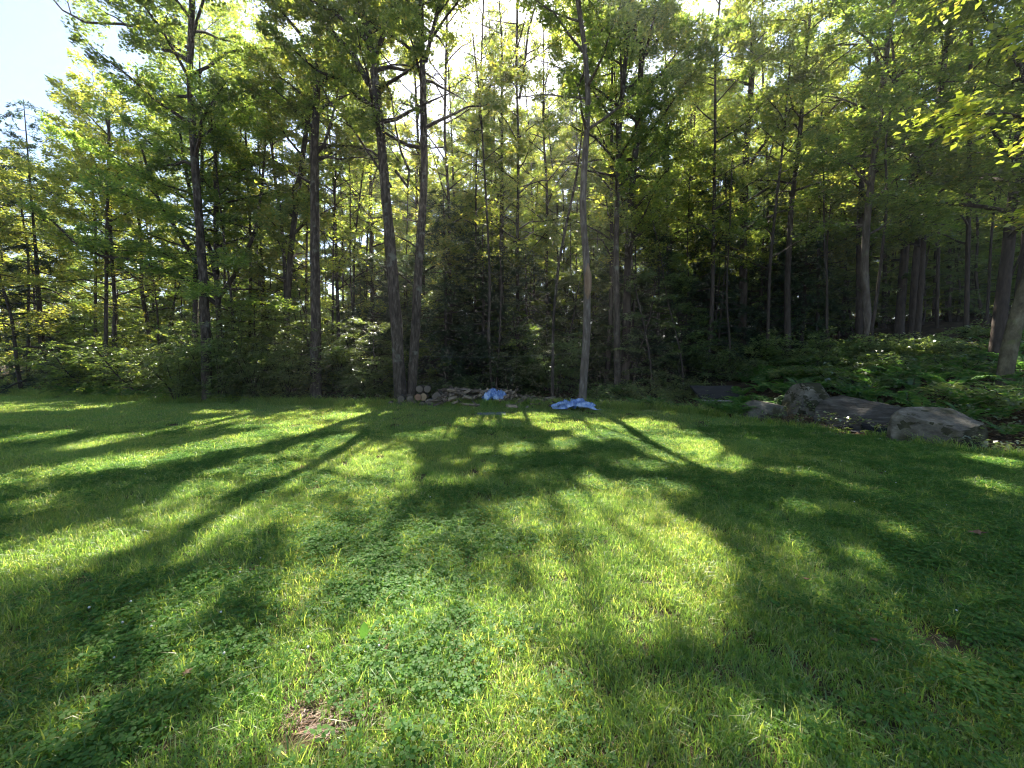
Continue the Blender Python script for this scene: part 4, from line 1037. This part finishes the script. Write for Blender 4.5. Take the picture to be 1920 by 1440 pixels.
BARE = [(gp(625, 1335), 0.17, 0.10), (gp(1745, 1205), 0.22, 0.10), (gp(1870, 1215), 0.25, 0.09), (gp(1650, 1240), 0.10, 0.05), (gp(1435, 1185), 0.07, 0.05), (gp(1540, 1290), 0.10, 0.06), (gp(1820, 1340), 0.12, 0.06), (gp(1500, 790), 0.9, 0.25), (gp(1620, 815), 1.1, 0.35), (gp(1700, 830), 0.9, 0.25), (gp(1090, 790), 0.5, 0.15), (gp(120, 1100), 0.12, 0.08)]
def bare(x, y):
    b = np.zeros(len(x))
    for c, rx, ry in BARE:
        b = np.maximum(b, smooth(1.25, 0.7, ((x - c[0]) / rx) ** 2 + ((y - c[1]) / ry) ** 2 + 0.25 * np.sin(x * 23) * np.cos(y * 19)))
    return b
rng = np.random.default_rng(55)
pts, ids, scl = [], [], []
def add(x, y, i, s):
    k = (y < edge_y(x) - 0.0) & (rng.random(len(x)) > bare(x, y))
    x, y, i, s = x[k], y[k], i[k], s[k]
    pts.append(np.column_stack([x, y, zt(x, y)])); ids.append(i); scl.append(s)
def zone(y0, y1, dens, ia, ib, s0, s1, margin=0.5):
    W = 1.4 * y1 + margin
    st = 1 / math.sqrt(dens)
    x, y = [a.ravel() for a in np.meshgrid(np.arange(-W, W, st), np.arange(y0, y1, st))]
    x = x + rng.uniform(-0.55, 0.55, len(x)) * st; y = y + rng.uniform(-0.55, 0.55, len(y)) * st
    k = np.abs(x) < 1.36 * y + margin
    x, y = x[k], y[k]
    add(x, y, rng.integers(ia, ib, len(x)), rng.uniform(s0, s1, len(x)))
# lush blades near, coarser patches towards the wood
zone(0.9, 4.2, 34, 0, 6, 0.8, 1.2)
zone(4.2, 7.5, 18, 0, 6, 0.9, 1.3)
zone(6.8, 26, 8, 12, 15, 0.85, 1.15, 1.0)
# clover in drifts
n = 9000
y = rng.uniform(0.9, 9, n); x = rng.uniform(-12, 12, n)
cl = np.sin(x * 1.1 + 0.7 * np.sin(y * 1.3)) * np.cos(y * 0.9 + 0.4) + 0.45 * (x > 1.8) - 0.3 * (np.abs(x) < 1.5)
k = (np.abs(x) < 1.36 * y + 0.5) & (cl + rng.normal(0, 0.45, n) > 0.22)
add(x[k], y[k], rng.integers(6, 9, k.sum()), rng.uniform(0.8, 1.25, k.sum()))
# taller tufts
n = 2600
y = 0.9 + 8 * rng.random(n) ** 1.3; x = rng.uniform(-12, 12, n)
k = np.abs(x) < 1.36 * y + 0.5
add(x[k], y[k], rng.integers(9, 12, k.sum()), rng.uniform(0.6, 1.15, k.sum()))
# ragged fringe of longer grass where the mower stops
n = 1600
x = rng.uniform(-26, 12, n); y = edge_y(x) - np.abs(rng.normal(0, 0.22, n)) - 0.02
add(x, y, rng.integers(9, 12, n), rng.uniform(1.0, 2.0, n))
n = 1500
x = np.where(rng.random(n) < 0.55, rng.uniform(-25, -9, n), rng.uniform(-9, 6, n)); y = edge_y(x) + rng.uniform(-0.1, 0.55, n) ** 2 * np.where(x < -9, 2.2, 1.0)
pts.append(np.column_stack([x, y, zt(x, y)])); ids.append(rng.integers(9, 12, n)); scl.append(rng.uniform(1.4, 3.0, n))
pts = np.concatenate(pts); ids = np.concatenate(ids); scl = np.concatenate(scl)
me = bpy.data.meshes.new('grass'); me.vertices.add(len(pts)); me.vertices.foreach_set('co', pts.astype(np.float32).ravel())
for nm, tp, dat in (('pick', 'INT', ids.astype(np.int32)), ('size', 'FLOAT', scl.astype(np.float32)), ('turn', 'FLOAT', (rng.random(len(pts)) * 6.283).astype(np.float32))):
    at_ = me.attributes.new(nm, tp, 'POINT'); at_.data.foreach_set('value', dat)
go = link('grass', me)
tag(go, 'green lawn grass mixed with clover', 'grass', kind='stuff')
ng = bpy.data.node_groups.new('grass_scatter', 'GeometryNodeTree')
ng.interface.new_socket('Geometry', in_out='INPUT', socket_type='NodeSocketGeometry')
ng.interface.new_socket('Geometry', in_out='OUTPUT', socket_type='NodeSocketGeometry')
N = ng.nodes
gi, gou = N.new('NodeGroupInput'), N.new('NodeGroupOutput')
ci = N.new('GeometryNodeCollectionInfo'); ci.inputs['Collection'].default_value = patches
ci.inputs['Separate Children'].default_value = True; ci.inputs['Reset Children'].default_value = True
ip = N.new('GeometryNodeInstanceOnPoints'); ip.inputs['Pick Instance'].default_value = True
def named(nm, dt):
    a = N.new('GeometryNodeInputNamedAttribute'); a.data_type = dt; a.inputs['Name'].default_value = nm; return a
a1, a2, a3 = named('pick', 'INT'), named('size', 'FLOAT'), named('turn', 'FLOAT')
cx = N.new('ShaderNodeCombineXYZ')
K = ng.links
K.new(gi.outputs[0], ip.inputs['Points']); K.new(ci.outputs[0], ip.inputs['Instance']); K.new(a1.outputs[0], ip.inputs['Instance Index'])
K.new(a3.outputs[0], cx.inputs[2]); K.new(cx.outputs[0], ip.inputs['Rotation']); K.new(a2.outputs[0], ip.inputs['Scale']); K.new(ip.outputs[0], gou.inputs[0])
md = go.modifiers.new('scatter', 'NODES'); md.node_group = ng

# clover flowers, straw, fallen leaves, a broad-leaved weed
V, F = ico(2)
n = 110; y = 1.9 + 8 * rng.random(n) ** 1.4; x = rng.uniform(-1.2, 1.25, n) * y
cl = np.sin(x * 1.1 + 0.7 * np.sin(y * 1.3)) * np.cos(y * 0.9 + 0.4) + 0.35 * (x > 1.5); k = (cl > 0.1) & (y < edge_y(x) - 0.3); x, y = x[k], y[k]
parts = [(V * 0.0065 * rng.uniform(0.7, 1.1) + [a, b, float(zt(a, b)) + rng.uniform(0.055, 0.085)], F) for a, b in zip(x, y)]
tag(link('clover_flowers', mesh_of('clover_flowers', *join(parts), M['petal'], True)), 'small white clover heads dotted over the lawn', 'clover', kind='stuff')
def straw(name, c, rx, ry, n, label):
    rr = np.sqrt(rng.random(n)); a = rng.random(n) * 6.283
    C = np.column_stack([c[0] + rx * rr * np.cos(a), c[1] + ry * rr * np.sin(a), np.zeros(n)]); C[:, 2] = zt(C[:, 0], C[:, 1]) + 0.004 + rng.random(n) * 0.014
    az = rng.normal(0.5, 0.7, n); D = np.column_stack([np.cos(az), np.sin(az), rng.normal(0, 0.05, n)])
    tag(link(name, mesh_of(name, *leaf_quads(C, D, np.array([[0, 0, 1.0]]) + rng.normal(0, 0.3, (n, 3)), rng.uniform(0.04, 0.13, n), 0.035, 0.0), M['straw'])), label, 'dry grass', kind='stuff')
c = gp(625, 1335); straw('dry_grass', c, 0.21, 0.13, 900, 'clump of dry brown straw in the near grass')
c = gp(1500, 792); straw('dry_grass', c + [0.3, 0, 0], 1.2, 0.3, 700, 'dry yellowed grass before the two left boulders')
n = 16000
y = 1.0 + 5.5 * rng.random(n) ** 1.2; x = rng.uniform(-1.4, 1.4, n) * y
C = np.column_stack([x, y, zt(x, y) + 0.004 + 0.03 * rng.random(n)]); az = rng.random(n) * 6.283
tag(link('thatch', mesh_of('thatch', *leaf_quads(C, np.column_stack([np.cos(az), np.sin(az), rng.normal(0, 0.2, n)]), np.array([[0, 0, 1.0]]) + rng.normal(0, 0.3, (n, 3)), rng.uniform(0.02, 0.06, n), 0.06, 0.0), M['straw'])), 'dead brown grass bits lying between the blades', 'thatch', kind='stuff')
def fallen_leaf(u, v, s, label, seed):
    rg = np.random.default_rng(seed); c = gp(u, v); k = 15
    a = np.arange(k) * 6.283 / k; r = s * np.where(np.arange(k) % 3 == 0, 1.0, np.where(np.arange(k) % 3 == 1, 0.55, 0.5)) * rg.uniform(0.85, 1.1, k)
    V = np.concatenate([[[0, 0, 0.012]], np.column_stack([np.cos(a) * r, np.sin(a) * r * 0.8, 0.012 + 0.25 * s * rg.random(k)])])
    F = np.array([[0, 1 + i, 1 + (i + 1) % k] for i in range(k)])
    o = link('fallen_leaf', mesh_of('fallen_leaf', V, F, M['straw'] if s > 0.05 else M['litter']), loc=(c[0], c[1], float(zt(c[0], c[1])) + 0.06), rot=(0.15, 0.1, rg.random() * 6))
    m2 = o.modifiers.new('thickness', 'SOLIDIFY'); m2.thickness = 0.001
    tag(o, label, 'leaf')
fallen_leaf(1830, 1019, 0.075, 'large pale dead leaf on the shaded grass at right', 1)
fallen_leaf(350, 1285, 0.03, 'small pinkish dead leaf in the near left grass', 2)
fallen_leaf(1510, 1104, 0.03, 'small brown dead leaf in the shaded clover', 3)
fallen_leaf(1640, 1228, 0.03, 'reddish dead leaf at the edge of a bare patch', 4)
c = gp(682, 1215)
wd = thing('broadleaf_weed', (c[0], c[1], float(zt(c[0], c[1]))), 'broad dark green weed leaves standing up in the near grass', 'weed')
for i, (az, el, s) in enumerate([(1.8, 1.25, 0.10), (0.3, 0.5, 0.09), (2.9, 0.4, 0.08), (4.2, 0.4, 0.08), (5.4, 0.45, 0.085)]):
    t = np.linspace(0, 1, 7); wv = 0.24 * s * np.sin(np.pi * np.clip(t, 0.02, 0.98)) ** 0.8
    ax = np.array([math.cos(az) * math.cos(el), math.sin(az) * math.cos(el), math.sin(el)]); la = np.array([-math.sin(az), math.cos(az), 0]); nn = np.cross(ax, la)
    ctr = ax[None, :] * (t * s * 1.2)[:, None] - np.array([0, 0, 1.0]) * (0.2 * s * t ** 2)[:, None]
    VV = np.concatenate([ctr + la * wv[:, None] - nn * (wv * 0.3)[:, None], ctr, ctr - la * wv[:, None] - nn * (wv * 0.3)[:, None]])
    FF = np.array([[q + o * 7, q + 1 + o * 7, q + 8 + o * 7, q + 7 + o * 7] for q in range(6) for o in (0, 1)])
    link('leaf', mesh_of('leaf', VV, FF, M['clover'], True), wd, (0, 0, 0.02))
# bark scar on the crooked trunk
sp_ = np.array([at(1101, 495, 13.9), at(1102.5, 520, 13.9), at(1102, 545, 13.9), at(1100.5, 562, 13.9)])
aa = np.linspace(-1.0, 0.75, 9); rr_ = [0.13, 0.168, 0.17, 0.135]; wd_ = [0.25, 1.0, 0.9, 0.2]
SV = np.array([[c[0] + r * math.sin(a * w), c[1] - r * math.cos(a * w), c[2]] for c, r, w in zip(sp_, rr_, wd_) for a in aa])
SF = np.array([[i * 9 + q, i * 9 + q + 1, (i + 1) * 9 + q + 1, (i + 1) * 9 + q] for i in range(3) for q in range(8)])
sc_o = link('bark_scar', mesh_of('bark_scar', SV - np.array(t5.location), SF, M['scar'], True), t5)

# ------------------------------------------------------------------ air volume added to imitate lens glare and lift the dark woods
V_ = np.array([[x, y, z] for z in (-1.3, 40.0) for x, y in ((-620, -70), (620, -70), (620, 720), (-620, 720))], float)
F_ = np.array([[0, 3, 2, 1], [4, 5, 6, 7], [0, 1, 5, 4], [1, 2, 6, 5], [2, 3, 7, 6], [3, 0, 4, 7]])
hm, hn, hl = new_mat('glare_haze')
pv = hn.new('ShaderNodeVolumePrincipled'); pv.inputs['Color'].default_value = (0.95, 0.95, 0.95, 1); pv.inputs['Density'].default_value = 0.0008; pv.inputs['Anisotropy'].default_value = 0.55
ho = hn.new('ShaderNodeOutputMaterial'); hl.new(pv.outputs[0], ho.inputs['Volume'])
tag(link('glare_haze', mesh_of('glare_haze', V_, F_, hm)), 'thin bright air volume added to stand in for lens glare', 'glare_haze', kind='stuff')

# ------------------------------------------------------------------ labels: tell small sets of look-alikes apart by their order
bpy.context.view_layer.update()
sets = {}
for o in sc.objects:
    if o.parent is None and 'group' in o and 'label' in o:
        sets.setdefault((o['group'], o['label']), []).append(o)
ORD = ['first', 'second', 'third', 'fourth', 'fifth', 'sixth', 'seventh', 'eighth', 'ninth', 'tenth', 'eleventh', 'twelfth', 'thirteenth', 'fourteenth', 'fifteenth', 'sixteenth']
for (g, lb), obs in sets.items():
    if 1 < len(obs) <= 16 and obs[0]['category'] in ('tree', 'shrub', 'sapling'):
        obs.sort(key=lambda o: o.location.x / o.location.y)
        for i, o in enumerate(obs):
            o['label'] = lb + ', ' + ORD[i] + ' from left'
